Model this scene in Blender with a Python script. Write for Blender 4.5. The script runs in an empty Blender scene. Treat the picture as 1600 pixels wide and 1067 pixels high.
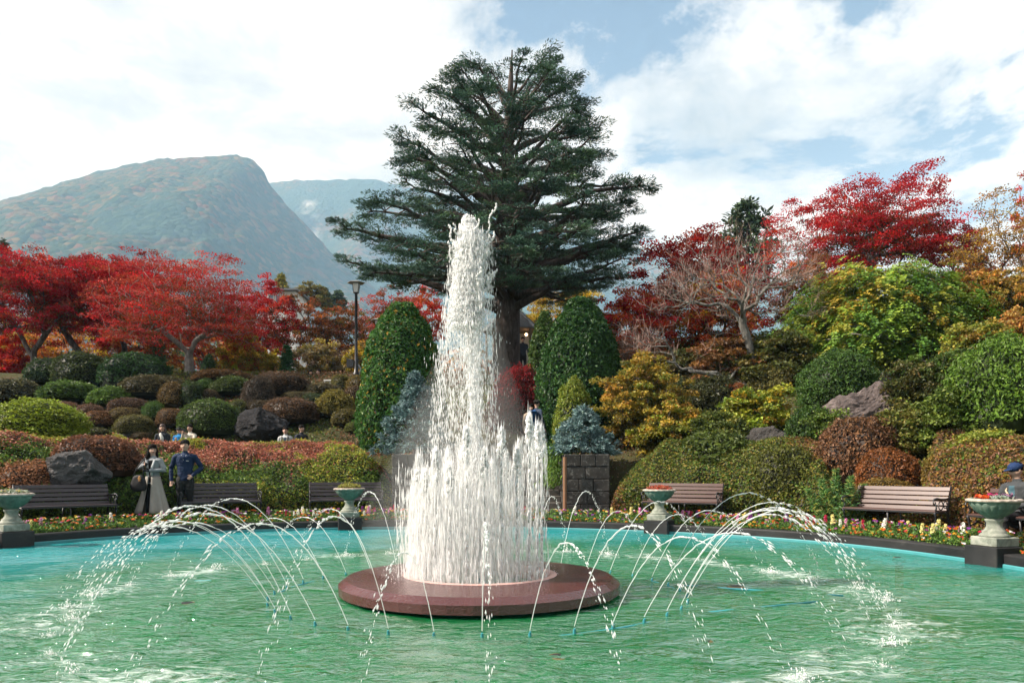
import bpy, math, random
import numpy as np
from mathutils import Vector, Matrix

# ------------------------------------------------------------------ camera, sky, sun, exposure
S = bpy.context.scene
COL = S.collection
F = 1166.0            # focal length in photo pixels (1600 wide)
CX, HY = 800.0, 735.0  # principal column, horizon row
ZC = 1.33
cam_d = bpy.data.cameras.new('camera')
cam = bpy.data.objects.new('camera', cam_d); COL.objects.link(cam)
cam.location = (0, 0, ZC); cam.rotation_euler = (math.radians(90), 0, 0)
cam_d.sensor_width = 36; cam_d.lens = 36 * F / 1600
cam_d.shift_y = (HY - 533.5) / 1600
cam_d.clip_start = 0.05; cam_d.clip_end = 20000
S.camera = cam

SUN_AZ, SUN_EL = math.radians(-100), math.radians(40)   # azimuth from +Y, towards -X is negative
SUN = Vector((math.sin(SUN_AZ) * math.cos(SUN_EL), math.cos(SUN_AZ) * math.cos(SUN_EL), math.sin(SUN_EL)))
sun_d = bpy.data.lights.new('sun', 'SUN'); sun_d.energy = 5.0; sun_d.angle = math.radians(1.5)
sun_d.color = (1.0, 0.985, 0.955)
sun = bpy.data.objects.new('sun', sun_d); COL.objects.link(sun)
sun.rotation_euler = SUN.to_track_quat('Z', 'Y').to_euler()

W = bpy.data.worlds.new('World'); S.world = W; W.use_nodes = True
nt = W.node_tree; nt.nodes.clear()
def wn(t, **k):
    n = nt.nodes.new(t)
    for a, b in k.items(): setattr(n, a, b)
    return n
def wl(a, b): nt.links.new(a, b)
def wmath(op, a, b=None, c=None, clamp=False):
    n = wn('ShaderNodeMath', operation=op, use_clamp=clamp)
    for i, v in enumerate((a, b, c)):
        if v is None: continue
        if isinstance(v, (int, float)): n.inputs[i].default_value = v
        else: wl(v, n.inputs[i])
    return n.outputs[0]
SKY_A, SKY_B = 5.5, 9.1
sky = wn('ShaderNodeTexSky', sky_type='NISHITA', sun_disc=False)
sky.sun_elevation = SUN_EL; sky.sun_rotation = SUN_AZ; sky.altitude = 500
sky.air_density = 1.0; sky.dust_density = 1.5; sky.ozone_density = 0.6
bg_sky = wn('ShaderNodeBackground'); bg_sky.inputs[1].default_value = 0.06
wl(sky.outputs[0], bg_sky.inputs[0])
tc = wn('ShaderNodeTexCoord')
sep = wn('ShaderNodeSeparateXYZ'); wl(tc.outputs['Generated'], sep.inputs[0])
zc = wmath('MAXIMUM', sep.outputs[2], 0.0)
den = wmath('ADD', zc, 0.22)
comb = wn('ShaderNodeCombineXYZ')
wl(wmath('DIVIDE', sep.outputs[0], den), comb.inputs[0]); wl(wmath('DIVIDE', sep.outputs[1], den), comb.inputs[1])
def wnoise(scale, detail, rough, off, dist=0.0):
    m = wn('ShaderNodeMapping'); m.inputs['Location'].default_value = off
    wl(comb.outputs[0], m.inputs[0])
    n = wn('ShaderNodeTexNoise'); n.inputs['Scale'].default_value = scale; n.inputs['Detail'].default_value = detail
    n.inputs['Roughness'].default_value = rough; n.inputs['Distortion'].default_value = dist
    wl(m.outputs[0], n.inputs['Vector']); return n.outputs[0]
def wramp(v, stops):
    r = wn('ShaderNodeValToRGB'); e = r.color_ramp.elements
    while len(e) < len(stops): e.new(0.5)
    for x, (p, c) in zip(e, stops): x.position = p; x.color = (*c, 1)
    wl(v, r.inputs[0]); return r.outputs[0]
cover = wnoise(1.35, 10, 0.66, (SKY_A, SKY_B, 0.4), 0.25)
mask = wramp(cover, [(0.395, (0.0,) * 3), (0.440, (0.72,) * 3), (0.485, (1,) * 3)])
shade = wnoise(2.6, 9, 0.66, (SKY_A + 4.2, SKY_B + .5, 1.9), 0.35)
ccol = wramp(shade, [(0.28, (0.52, 0.56, 0.60)), (0.46, (0.86, 0.88, 0.89)), (0.56, (1.20, 1.19, 1.16))])
dot = wn('ShaderNodeVectorMath', operation='DOT_PRODUCT'); wl(tc.outputs['Generated'], dot.inputs[0]); dot.inputs[1].default_value = SUN
glow = wmath('POWER', wmath('MAXIMUM', wmath('MULTIPLY_ADD', dot.outputs['Value'], 0.5, 0.5), 0.0), 5.0)
cstr = wmath('MULTIPLY_ADD', glow, 0.06, 0.41)
bg_c = wn('ShaderNodeBackground'); wl(ccol, bg_c.inputs[0]); wl(cstr, bg_c.inputs[1])
mixw = wn('ShaderNodeMixShader'); wl(mask, mixw.inputs[0]); wl(bg_sky.outputs[0], mixw.inputs[1]); wl(bg_c.outputs[0], mixw.inputs[2])
wo = wn('ShaderNodeOutputWorld'); wl(mixw.outputs[0], wo.inputs[0])

S.view_settings.view_transform = 'Standard'; S.view_settings.look = 'None'
S.view_settings.exposure = 1.15; S.view_settings.gamma = 1.0; S.view_settings.use_curve_mapping = False
S.render.engine = 'CYCLES'
S.cycles.max_bounces = 7; S.cycles.diffuse_bounces = 4; S.cycles.glossy_bounces = 2
S.cycles.transmission_bounces = 3; S.cycles.transparent_max_bounces = 24; S.cycles.volume_bounces = 1
S.cycles.use_denoising = True
S.cycles.sample_clamp_indirect = 4.0
S.cycles.caustics_reflective = False; S.cycles.caustics_refractive = False

# ------------------------------------------------------------------ helpers
rng = np.random.default_rng(11)
R = math.radians
def P(px, py, Y):
    """Photo pixel at a depth of Y metres -> point in the place."""
    return np.array([(px - CX) / F * Y, Y, ZC + (HY - py) / F * Y])
def smooth(a, b, x):
    t = np.clip((np.asarray(x, float) - a) / (b - a), 0, 1); return t * t * (3 - 2 * t)

def _hash(ix, iy, iz, seed):
    h = (ix * 374761393 + iy * 668265263 + iz * 2147483647 + seed * 1274126177) & 0xffffffff
    h = ((h ^ (h >> 13)) * 1274126177) & 0xffffffff
    return ((h ^ (h >> 16)) & 0xffff) / 65535.0
def vnoise(p, seed=0):
    """Value noise 0..1 at points (N,3)."""
    p = np.asarray(p, float); i = np.floor(p).astype(np.int64); f = p - i; u = f * f * (3 - 2 * f)
    out = 0
    for dx in (0, 1):
        for dy in (0, 1):
            for dz in (0, 1):
                w = (u[:, 0] if dx else 1 - u[:, 0]) * (u[:, 1] if dy else 1 - u[:, 1]) * (u[:, 2] if dz else 1 - u[:, 2])
                out = out + w * _hash(i[:, 0] + dx, i[:, 1] + dy, i[:, 2] + dz, seed)
    return out
def fbm(p, seed=0, oct=4, gain=0.5):
    p = np.asarray(p, float); a, s, t = 1.0, 0, 0
    for o in range(oct):
        s = s + a * vnoise(p * 2 ** o, seed + o); t += a; a *= gain
    return s / t

def new_mesh(name, V, Fc, col=None, smooth_shade=False, mats=(), midx=None):
    """Mesh from arrays; Fc is an (M,k) array or a list of such arrays."""
    V = np.asarray(V, np.float32)
    if not isinstance(Fc, list): Fc = [Fc]
    Fc = [np.asarray(f, np.int32) for f in Fc if len(f)]
    me = bpy.data.meshes.new(name)
    me.vertices.add(len(V)); me.vertices.foreach_set('co', V.ravel())
    loops = np.concatenate([f.ravel() for f in Fc]); tot = np.concatenate([np.full(len(f), f.shape[1], np.int32) for f in Fc])
    start = np.concatenate([[0], np.cumsum(tot)[:-1]]).astype(np.int32)
    me.loops.add(len(loops)); me.loops.foreach_set('vertex_index', loops)
    me.polygons.add(len(tot)); me.polygons.foreach_set('loop_start', start)
    me.polygons.foreach_set('use_smooth', np.full(len(tot), smooth_shade))
    for m in mats: me.materials.append(m)
    if midx is not None: me.polygons.foreach_set('material_index', np.asarray(midx, np.int32))
    if col is not None:
        at = me.color_attributes.new('Col', 'FLOAT_COLOR', 'POINT')
        c = np.ones((len(V), 4), np.float32); c[:, :3] = col; at.data.foreach_set('color', c.ravel())
    me.update(calc_edges=True); me.validate()
    return me
def link(name, me, parent=None, loc=None, rot=None, scale=None):
    o = bpy.data.objects.new(name, me); COL.objects.link(o)
    if parent is not None: o.parent = parent
    if loc is not None: o.location = loc
    if rot is not None: o.rotation_euler = rot
    if scale is not None: o.scale = scale
    return o
def tag(o, label, cat, group=None):
    o['label'] = label; o['category'] = cat
    if group: o['group'] = group
    return o
def thing(name, label, cat, loc=(0, 0, 0), rz=0.0, group=None):
    o = link(name, None, loc=loc, rot=(0, 0, rz)); o.empty_display_size = 0.1
    o['kind'] = 'thing'; return tag(o, label, cat, group)
def struct(o): o['kind'] = 'structure'; return o
def stuff(o): o['kind'] = 'stuff'; return o
def copy_tree(o, parent=None):
    c = o.copy(); COL.objects.link(c)
    if parent is not None: c.parent = parent
    for ch in list(o.children): copy_tree(ch, c)
    return c

class MB:
    """Collects solid pieces into one mesh."""
    def __init__(s): s.v = []; s.f = []; s.c = []; s.n = 0
    def add(s, V, faces, col=(1, 1, 1)):
        V = np.asarray(V, float)
        s.v.append(V); s.f += [tuple(i + s.n for i in f) for f in faces]
        c = np.asarray(col, float); s.c.append(np.broadcast_to(c, (len(V), 3))); s.n += len(V); return s
    def box(s, c, size, rz=0.0, bev=0.0, col=(1, 1, 1), M=None):
        hx, hy, hz = [q / 2 for q in size]; b = min(bev, hx * .9, hy * .9, hz * .9)
        if b <= 0:
            V = np.array([(x, y, z) for z in (-hz, hz) for y in (-hy, hy) for x in (-hx, hx)], float)
            Fs = [(0, 2, 3, 1), (4, 5, 7, 6), (0, 1, 5, 4), (2, 6, 7, 3), (0, 4, 6, 2), (1, 3, 7, 5)]
        else:
            V = []; idx = {}
            for sx in (-1, 1):
                for sy in (-1, 1):
                    for sz in (-1, 1):
                        for ax in range(3):
                            p = [sx * (hx - b), sy * (hy - b), sz * (hz - b)]
                            p[ax] = (sx * hx, sy * hy, sz * hz)[ax]
                            idx[sx, sy, sz, ax] = len(V); V.append(p)
            V = np.array(V, float); Fs = []
            for ax in range(3):
                u, w = [a for a in range(3) if a != ax]
                for sg in (-1, 1):
                    q = []
                    for (a, b2) in ((-1, -1), (1, -1), (1, 1), (-1, 1)):
                        t = [0, 0, 0]; t[ax] = sg; t[u] = a; t[w] = b2; q.append(idx[t[0], t[1], t[2], ax])
                    flip = (sg > 0) == (ax == 1)
                    Fs.append(tuple(q[::-1] if flip else q))
            for ax in range(3):
                u, w = [a for a in range(3) if a != ax]
                for su in (-1, 1):
                    for sw in (-1, 1):
                        q = []
                        for (sg, which) in ((-1, u), (1, u), (1, w), (-1, w)):
                            t = [0, 0, 0]; t[ax] = sg; t[u] = su; t[w] = sw; q.append(idx[t[0], t[1], t[2], which])
                        Fs.append(tuple(q))
            for sx in (-1, 1):
                for sy in (-1, 1):
                    for sz in (-1, 1): Fs.append(tuple(idx[sx, sy, sz, a] for a in range(3)))
        if M is not None: V = V @ np.asarray(M).T
        ca, sa = math.cos(rz), math.sin(rz)
        V = np.stack([V[:, 0] * ca - V[:, 1] * sa, V[:, 0] * sa + V[:, 1] * ca, V[:, 2]], 1) + np.asarray(c, float)
        return s.add(V, Fs, col)
    def tube(s, pts, rad, n=8, cap=True, col=(1, 1, 1), flat=None):
        """Tube through points; rad scalar or list; flat = (axis vector, factor) squashes the section along that axis."""
        pts = np.asarray(pts, float); m = len(pts); rad = np.broadcast_to(np.asarray(rad, float), (m,))
        d = np.gradient(pts, axis=0); d /= np.linalg.norm(d, axis=1)[:, None] + 1e-9
        ref = np.array([0, 0, 1.0]) if abs(d[:, 2]).mean() < 0.8 else np.array([1.0, 0, 0])
        V = []
        for i in range(m):
            a = np.cross(ref, d[i]); a /= np.linalg.norm(a) + 1e-9; b = np.cross(d[i], a)
            for k in range(n):
                t = 2 * math.pi * k / n; o = (a * math.cos(t) + b * math.sin(t)) * rad[i]
                if flat is not None: ax = np.asarray(flat[0], float); o = o - ax * (o @ ax) * (1 - flat[1])
                V.append(pts[i] + o)
        Fs = [(i * n + k, i * n + (k + 1) % n, (i + 1) * n + (k + 1) % n, (i + 1) * n + k) for i in range(m - 1) for k in range(n)]
        if cap: Fs += [tuple(range(n))[::-1], tuple((m - 1) * n + k for k in range(n))]
        return s.add(V, Fs, col)
    def lathe(s, prof, n=32, c=(0, 0, 0), flute=None, close=True, col=(1, 1, 1)):
        """Profile of (r, z); flute(r, z, ang) -> r."""
        V = []
        for (r, z) in prof:
            for k in range(n):
                a = 2 * math.pi * k / n; rr = flute(r, z, a) if flute else r
                V.append((c[0] + rr * math.cos(a), c[1] + rr * math.sin(a), c[2] + z))
        m = len(prof)
        Fs = [(i * n + k, i * n + (k + 1) % n, (i + 1) * n + (k + 1) % n, (i + 1) * n + k) for i in range(m - 1) for k in range(n)]
        if close:
            if prof[0][0] > 1e-4: Fs.append(tuple(range(n))[::-1])
            if prof[-1][0] > 1e-4: Fs.append(tuple((m - 1) * n + k for k in range(n)))
        return s.add(V, Fs, col)
    def ball(s, c, r, n=10, m=7, col=(1, 1, 1), M=None):
        c = np.asarray(c, float); r = np.broadcast_to(np.asarray(r, float), (3,)); V = []
        for i in range(m + 1):
            t = math.pi * i / m
            for k in range(n):
                a = 2 * math.pi * k / n; V.append((math.sin(t) * math.cos(a), math.sin(t) * math.sin(a), -math.cos(t)))
        V = np.array(V) * r
        if M is not None: V = V @ np.asarray(M).T
        Fs = [(i * n + k, i * n + (k + 1) % n, (i + 1) * n + (k + 1) % n, (i + 1) * n + k) for i in range(m) for k in range(n)]
        return s.add(V + c, Fs, col)
    def mesh(s, name, mats=(), smooth_shade=False, colour=False):
        me = bpy.data.meshes.new(name)
        V = np.concatenate(s.v); me.from_pydata(V.tolist(), [], s.f)
        me.polygons.foreach_set('use_smooth', np.full(len(me.polygons), smooth_shade))
        if not isinstance(mats, (list, tuple)): mats = [mats]
        for m in mats: me.materials.append(m)
        if colour:
            at = me.color_attributes.new('Col', 'FLOAT_COLOR', 'POINT')
            c = np.ones((len(V), 4), np.float32); c[:, :3] = np.concatenate(s.c); at.data.foreach_set('color', c.ravel())
        me.validate(); me.update(); return me
    def obj(s, name, mat, parent=None, smooth_shade=False, colour=False, **k):
        return link(name, s.mesh(name, mat, smooth_shade, colour), parent, **k)

# ------------------------------------------------------------------ materials
class NT:
    def __init__(s, name):
        s.m = bpy.data.materials.new(name); s.m.use_nodes = True; s.t = s.m.node_tree; s.t.nodes.clear()
        s.out = s.n('ShaderNodeOutputMaterial')
    def n(s, t, **k):
        q = s.t.nodes.new(t)
        for a, b in k.items(): setattr(q, a, b)
        return q
    def l(s, a, b): s.t.links.new(a, b)
    def set(s, node, key, v):
        if isinstance(v, bpy.types.NodeSocket): s.l(v, node.inputs[key])
        else:
            if isinstance(v, tuple) and len(v) == 3 and node.inputs[key].type == 'RGBA': v = (*v, 1)
            node.inputs[key].default_value = v
    def pos(s): return s.n('ShaderNodeNewGeometry').outputs['Position']
    def objc(s): return s.n('ShaderNodeTexCoord').outputs['Object']
    def noise(s, vec, scale, detail=4, rough=0.55, dist=0.0, out=0):
        q = s.n('ShaderNodeTexNoise'); s.l(vec, q.inputs['Vector'])
        q.inputs['Scale'].default_value = scale; q.inputs['Detail'].default_value = detail
        q.inputs['Roughness'].default_value = rough; q.inputs['Distortion'].default_value = dist
        return q.outputs[out]
    def mapv(s, vec, scale=(1, 1, 1), loc=(0, 0, 0), rot=(0, 0, 0)):
        q = s.n('ShaderNodeMapping'); s.l(vec, q.inputs[0]); q.inputs['Scale'].default_value = scale
        q.inputs['Location'].default_value = loc; q.inputs['Rotation'].default_value = rot; return q.outputs[0]
    def ramp(s, fac, stops, interp='LINEAR'):
        q = s.n('ShaderNodeValToRGB'); q.color_ramp.interpolation = interp; e = q.color_ramp.elements
        while len(e) < len(stops): e.new(0.5)
        for x, (p, c) in zip(e, stops):
            x.position = p; x.color = (*(c if isinstance(c, tuple) else (c, c, c)), 1)
        s.l(fac, q.inputs[0]); return q.outputs[0]
    def math(s, op, a, b=None, c=None, clamp=False):
        q = s.n('ShaderNodeMath', operation=op, use_clamp=clamp)
        for i, v in enumerate((a, b, c)):
            if v is not None: s.set(q, i, v)
        return q.outputs[0]
    def mix(s, fac, a, b, blend='MIX'):
        q = s.n('ShaderNodeMix', data_type='RGBA', blend_type=blend)
        s.set(q, 0, fac); s.set(q, 6, a); s.set(q, 7, b); return q.outputs[2]
    def bump(s, h, strength=0.3, dist=0.02, normal=None):
        q = s.n('ShaderNodeBump'); q.inputs['Strength'].default_value = strength; q.inputs['Distance'].default_value = dist
        s.l(h, q.inputs['Height'])
        if normal is not None: s.l(normal, q.inputs['Normal'])
        return q.outputs[0]
    def bsdf(s, col, rough=0.6, spec=0.4, normal=None, **k):
        q = s.n('ShaderNodeBsdfPrincipled'); s.set(q, 'Base Color', col); s.set(q, 'Roughness', rough); s.set(q, 'Specular IOR Level', spec)
        if normal is not None: s.l(normal, q.inputs['Normal'])
        for a, b in k.items(): s.set(q, a.replace('_', ' '), b)
        return q.outputs[0]
    def done(s, sh): s.l(sh, s.out.inputs[0]); return s.m
    def mixs(s, fac, a, b):
        q = s.n('ShaderNodeMixShader'); s.set(q, 0, fac); s.l(a, q.inputs[1]); s.l(b, q.inputs[2]); return q.outputs[0]

def leaf_material(name, trans=0.3, rough=0.5, spec=0.25):
    t = NT(name); at = t.n('ShaderNodeAttribute', attribute_name='Col'); oi = t.n('ShaderNodeObjectInfo')
    c = t.mix(1.0, at.outputs['Color'], oi.outputs['Color'], 'MULTIPLY')
    a = t.bsdf(c, rough, spec)
    tr = t.n('ShaderNodeBsdfTranslucent'); t.l(c, tr.inputs[0])
    return t.done(t.mixs(trans, a, tr.outputs[0]))
M_LEAF = leaf_material('leaf', 0.32, 0.5, 0.3)
M_MAPLE = leaf_material('maple_leaf', 0.42, 0.6, 0.12)
M_NEEDLE = leaf_material('needle', 0.12, 0.6, 0.2)
def simple(name, col, rough=0.6, spec=0.4, var=0.25, scale=6.0, bump=0.2, bdist=0.01, metal=0.0, coord='objc'):
    t = NT(name); v = t.objc() if coord == 'objc' else t.pos()
    n = t.noise(v, scale, 5, 0.6)
    c = t.mix(n, tuple(q * (1 - var) for q in col), tuple(min(1, q * (1 + var)) for q in col))
    n2 = t.noise(v, scale * 6, 4, 0.6)
    return t.done(t.bsdf(c, rough, spec, t.bump(n2, bump, bdist), Metallic=metal))
def vcol(name, rough=0.7, spec=0.2, scale=40.0, bump=0.15):
    t = NT(name); at = t.n('ShaderNodeAttribute', attribute_name='Col')
    n = t.noise(t.objc(), scale, 3, 0.6)
    c = t.mix(t.math('MULTIPLY', n, 0.35), at.outputs['Color'], (0.02, 0.02, 0.02))
    return t.done(t.bsdf(c, rough, spec, t.bump(n, bump, 0.01)))
def bark(name, c1, c2, c3, scale=5.0):
    t = NT(name); p = t.pos(); v = t.mapv(p, (1, 1, 0.22))
    n = t.noise(v, scale * 2, 6, 0.65, 0.3); m = t.noise(p, scale * 0.7, 4, 0.6)
    c = t.ramp(n, [(0.3, c1), (0.52, c2), (0.72, c3)])
    c = t.mix(t.ramp(m, [(0.55, 0.0), (0.75, 0.6)]), c, c3)
    return t.done(t.bsdf(c, 0.85, 0.2, t.bump(n, 0.7, 0.03)))
M_BARK = bark('maple_bark', (0.03, 0.025, 0.022), (0.085, 0.07, 0.062), (0.19, 0.175, 0.16))
M_CEDARBARK = bark('cedar_bark', (0.03, 0.024, 0.02), (0.07, 0.055, 0.048), (0.12, 0.10, 0.09))
M_GREYBARK = bark('grey_bark', (0.10, 0.09, 0.08), (0.22, 0.20, 0.18), (0.38, 0.37, 0.34))
M_TWIG = simple('twig', (0.30, 0.20, 0.17), 0.8, 0.2)
# ------------------------------------------------------------------ the lie of the land
PC = np.array([-1.2, 8.2])                 # middle of the pool
FC = np.array([-0.35, 8.18])               # middle of the fountain
_ang = np.radians([-90, -45, 0, 15, 30, 45, 60, 75, 90, 105, 120, 135, 147, 160, 180, 225, 270])
_rad = np.array([7.9, 7.9, 7.95, 8.2, 8.55, 8.75, 8.75, 8.85, 8.93, 9.02, 9.2, 9.2, 8.95, 8.6, 8.25, 8.0, 7.9])
_tt = np.linspace(-math.pi / 2, 1.5 * math.pi, 721); _rr = np.interp(_tt, _ang, _rad)
_k = np.hanning(61); _k /= _k.sum(); _rr = np.convolve(np.concatenate([_rr[-61:-1], _rr, _rr[1:61]]), _k, 'same')[60:-60]
def rim_r(th):
    th = (np.asarray(th, float) + math.pi / 2) % (2 * math.pi) - math.pi / 2
    return np.interp(th, _tt, _rr)
def rim_pt(th, off=0.0, z=0.0):
    r = rim_r(th) + off
    return np.stack([PC[0] + r * np.cos(th), PC[1] + r * np.sin(th), np.broadcast_to(z, np.shape(r))], -1)
def rim_d(x, y):
    dx, dy = x - PC[0], y - PC[1]; return np.hypot(dx, dy) - rim_r(np.arctan2(dy, dx))
def theta_at(px, off):
    """Angle round the pool at which a point `off` metres outside the rim shows at photo column px."""
    th = np.linspace(R(5), R(170), 4000); p = rim_pt(th, off); q = CX + F * p[:, 0] / p[:, 1]
    return th[np.argmin(abs(q - px))]
ST_X0, ST_X1, ST_Y0, ST_Y1 = -1.9, 1.27, 18.62, 22.3      # stairs
def ground_z(x, y):
    x = np.asarray(x, float); y = np.asarray(y, float); d = rim_d(x, y)
    side = smooth(2.2, 4.6, x)
    zl = 0.18 + 1.57 * smooth(1.9, 4.3, d) * smooth(9.5, 12.5, y)
    zl = zl + 3.95 * np.clip((y - 24.8) / 8.7, 0, 1) ** 0.9
    zr = 0.18 + smooth(9, 12, y) * (1.5 * smooth(2.0, 4.2, d) + 5.3 * np.clip((d - 4.0) / 13.0, 0, 1))
    z = zl * (1 - side) + zr * side
    fx = smooth(-2.3, -1.9, x) * (1 - smooth(1.27, 1.8, x))
    zs = 0.18 + np.clip((y - ST_Y0) / (ST_Y1 - ST_Y0), 0, 1) * 1.57 - 0.35
    z = np.where((y > 18) & (y < 22.6), z * (1 - fx) + np.minimum(z, zs) * fx, z)
    z = z + np.clip(y - 46, 0, 900) * 0.05 + np.clip(y - 900, 0, None) * 0.02
    z = z + 0.10 * (fbm(np.stack([x * .6, y * .6, 0 * x], -1).reshape(-1, 3), 5).reshape(np.shape(x)) - 0.5) * smooth(2.2, 4.5, d)
    z = np.where(d < 1.75, -0.9, z)
    return z
def gz(x, y): return float(ground_z(np.array([x]), np.array([y]))[0])
def on_ground(px, py, y0=17.5, y1=70):
    """Where the line of sight through a photo pixel meets the ground."""
    Y = np.linspace(y0, y1, 1400); X = (px - CX) / F * Y; Z = ZC + (HY - py) / F * Y
    g = ground_z(X, Y); k = np.argmax(Z <= g + 0.001)
    if not (Z <= g).any(): k = len(Y) - 1
    return np.array([X[k], Y[k], g[k]])

# ground sheet
def axis(lo, hi, step, far):
    a = np.arange(lo, hi + step / 2, step); out = []; q = hi; s = step
    while q < far: s *= 1.28; q += s; out.append(q)
    return a, np.array(out)
xa, xf = axis(-26, 26, 0.5, 3300); xs = np.concatenate([-xf[::-1], xa, xf])
ya, yf = axis(-6, 48, 0.5, 3300); ys = np.concatenate([[-250, -120, -60, -30, -15, -9], ya, yf])
GX, GY = np.meshgrid(xs, ys); GZ = ground_z(GX, GY)
nx, ny = len(xs), len(ys); ii = np.arange((ny - 1) * (nx - 1)); ii = ii // (nx - 1) * nx + ii % (nx - 1)
t = NT('soil_and_moss'); p = t.pos()
n1 = t.noise(p, 0.9, 5, 0.6); n2 = t.noise(p, 14, 5, 0.65)
c = t.mix(n2, t.ramp(n1, [(0.35, (0.035, 0.05, 0.015)), (0.55, (0.07, 0.075, 0.025)), (0.7, (0.09, 0.06, 0.035))]), (0.05, 0.04, 0.025))
M_SOIL = t.done(t.bsdf(c, 0.95, 0.1, t.bump(n2, 0.8, 0.08)))
ground = struct(link('ground', new_mesh('ground', np.stack([GX, GY, GZ], -1).reshape(-1, 3), np.stack([ii, ii + 1, ii + nx + 1, ii + nx], 1), smooth_shade=True, mats=[M_SOIL])))

# ------------------------------------------------------------------ pool
TH = np.linspace(0, 2 * math.pi, 241)[:-1]
def ring_sheet(name, rows, mat, smooth_shade=True, top=None):
    """rows of (offset from rim, z) swept round the pool."""
    n = len(TH); V = np.concatenate([rim_pt(TH, o, z) for o, z in rows]); k = np.arange(n); Fs = []
    for i in range(len(rows) - 1):
        Fs.append(np.stack([i * n + k, i * n + (k + 1) % n, (i + 1) * n + (k + 1) % n, (i + 1) * n + k], 1))
    return struct(link(name, new_mesh(name, V, Fs, smooth_shade=smooth_shade, mats=[mat])))
t = NT('pool_paint'); p = t.pos()
n1 = t.noise(p, 0.32, 4, 0.55, 0.4); n2 = t.noise(p, 3.0, 5, 0.65)
vd = t.n('ShaderNodeVectorMath', operation='DISTANCE'); t.l(p, vd.inputs[0]); vd.inputs[1].default_value = (0.6, 6.9, -0.5)
alg = t.math('ADD', t.math('MULTIPLY', vd.outputs['Value'], -0.12), t.math('MULTIPLY_ADD', n1, 0.9, 0.62))
c = t.mix(t.ramp(alg, [(0.12, 0.0), (0.42, 0.95)]), (0.03, 0.36, 0.40), t.mix(n2, (0.012, 0.12, 0.03), (0.04, 0.22, 0.08)))
c = t.mix(t.ramp(n2, [(0.6, 0.0), (0.8, 0.45)]), c, (0.03, 0.10, 0.04))
M_POOL = t.done(t.bsdf(c, 0.6, 0.3))
rows = [(0.0, 0.045), (-0.02, -0.45)] + [(-d, -0.5) for d in (0.3, 1.5, 3, 5, 6.5, 7.4)]
pool_floor = ring_sheet('pool_floor', rows, M_POOL)

t = NT('kerb_stone'); p = t.pos(); n1 = t.noise(p, 2.2, 5, 0.6); n2 = t.noise(p, 40, 4, 0.6)
c = t.ramp(n1, [(0.3, (0.006, 0.006, 0.007)), (0.6, (0.014, 0.014, 0.015)), (0.8, (0.045, 0.044, 0.04))])
M_KERB = t.done(t.bsdf(c, t.math('MULTIPLY_ADD', n1, 0.5, 0.3), 0.35, t.bump(n2, 0.25, 0.006)))
M_TEALTRIM = simple('teal_trim', (0.05, 0.24, 0.26), 0.5, 0.4, 0.2, 8)
kerb = ring_sheet('pool_kerb', [(0.0, 0.046), (-0.004, 0.165), (0.012, 0.185), (0.23, 0.187), (0.25, 0.17), (0.25, 0.02)], M_KERB, False)
lip = ring_sheet('pool_lip', [(-0.02, -0.1), (-0.022, 0.035), (-0.012, 0.05), (0.01, 0.05)], M_TEALTRIM, False)

t = NT('asphalt_path'); p = t.pos(); n1 = t.noise(p, 1.3, 4, 0.6); n2 = t.noise(p, 60, 3, 0.6)
c = t.mix(n1, (0.03, 0.028, 0.027), (0.075, 0.068, 0.06))
M_PATH = t.done(t.bsdf(c, 0.85, 0.25, t.bump(n2, 0.4, 0.01)))
path = ring_sheet('path', [(0.85, 0.10), (0.86, 0.195), (1.4, 0.205), (2.1, 0.215), (2.6, 0.12)], M_PATH)
M_BED = simple('bed_soil', (0.035, 0.025, 0.018), 0.95, 0.1, 0.4, 20, 0.8, 0.03, coord='pos')
bed = ring_sheet('flower_bed_soil', [(0.251, 0.10), (0.27, 0.15), (0.55, 0.185), (0.84, 0.16), (0.849, 0.11)], M_BED)
# stone-block edging along the far side of the path
# water: a finely divided sheet with real ripples
nr = 150; rr = np.linspace(0.0, 1.0, nr) ** 0.75; th = np.linspace(0, 2 * math.pi, 481)[:-1]
RR, TT = np.meshgrid(rr, th, indexing='ij'); RM = (rim_r(TT) + 0.0) * RR
WX = PC[0] + RM * np.cos(TT); WY = PC[1] + RM * np.sin(TT)
q = np.stack([WX, WY, 0 * WX], -1).reshape(-1, 3)
df = np.hypot(q[:, 0] - FC[0], q[:, 1] - FC[1])
wv = 0.030 * (fbm(q * [1.5, 2.4, 1], 31, 3) - 0.5) + 0.034 * (fbm(q * [3.6, 6.0, 1], 41, 2) - 0.5)
wv = wv * (0.55 + 0.6 * np.exp(-((df - 4.0) / 1.6) ** 2)) + 0.006 * np.sin(df * 13 + 5 * vnoise(q * 0.8, 9)) * np.exp(-((df - 3.2) / 1.8) ** 2)
wv *= smooth(0, 0.25, rim_r(np.arctan2(q[:, 1] - PC[1], q[:, 0] - PC[0])) - np.hypot(q[:, 0] - PC[0], q[:, 1] - PC[1])) * 0.9 + 0.1
q[:, 2] = wv; n = len(th); k = np.arange((nr - 1) * n); a = k // n * n + k % n; b = k // n * n + (k + 1) % n
t = NT('pool_water'); p = t.pos()
w1 = t.noise(t.mapv(p, (1.0, 1.7, 1)), 6.0, 3, 0.55, 0.6); w2 = t.noise(t.mapv(p, (1.0, 1.4, 1)), 22.0, 3, 0.6, 0.4)
calm = t.ramp(t.noise(p, 0.55, 3, 0.5, 0.6), [(0.36, 0.25), (0.62, 1.35)])
nrm = t.bump(t.math('MULTIPLY', t.math('MULTIPLY_ADD', w2, 0.16, w1), calm), 1.0, 0.08)
fr = t.n('ShaderNodeFresnel'); fr.inputs[0].default_value = 1.33; t.l(nrm, fr.inputs['Normal'])
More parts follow.
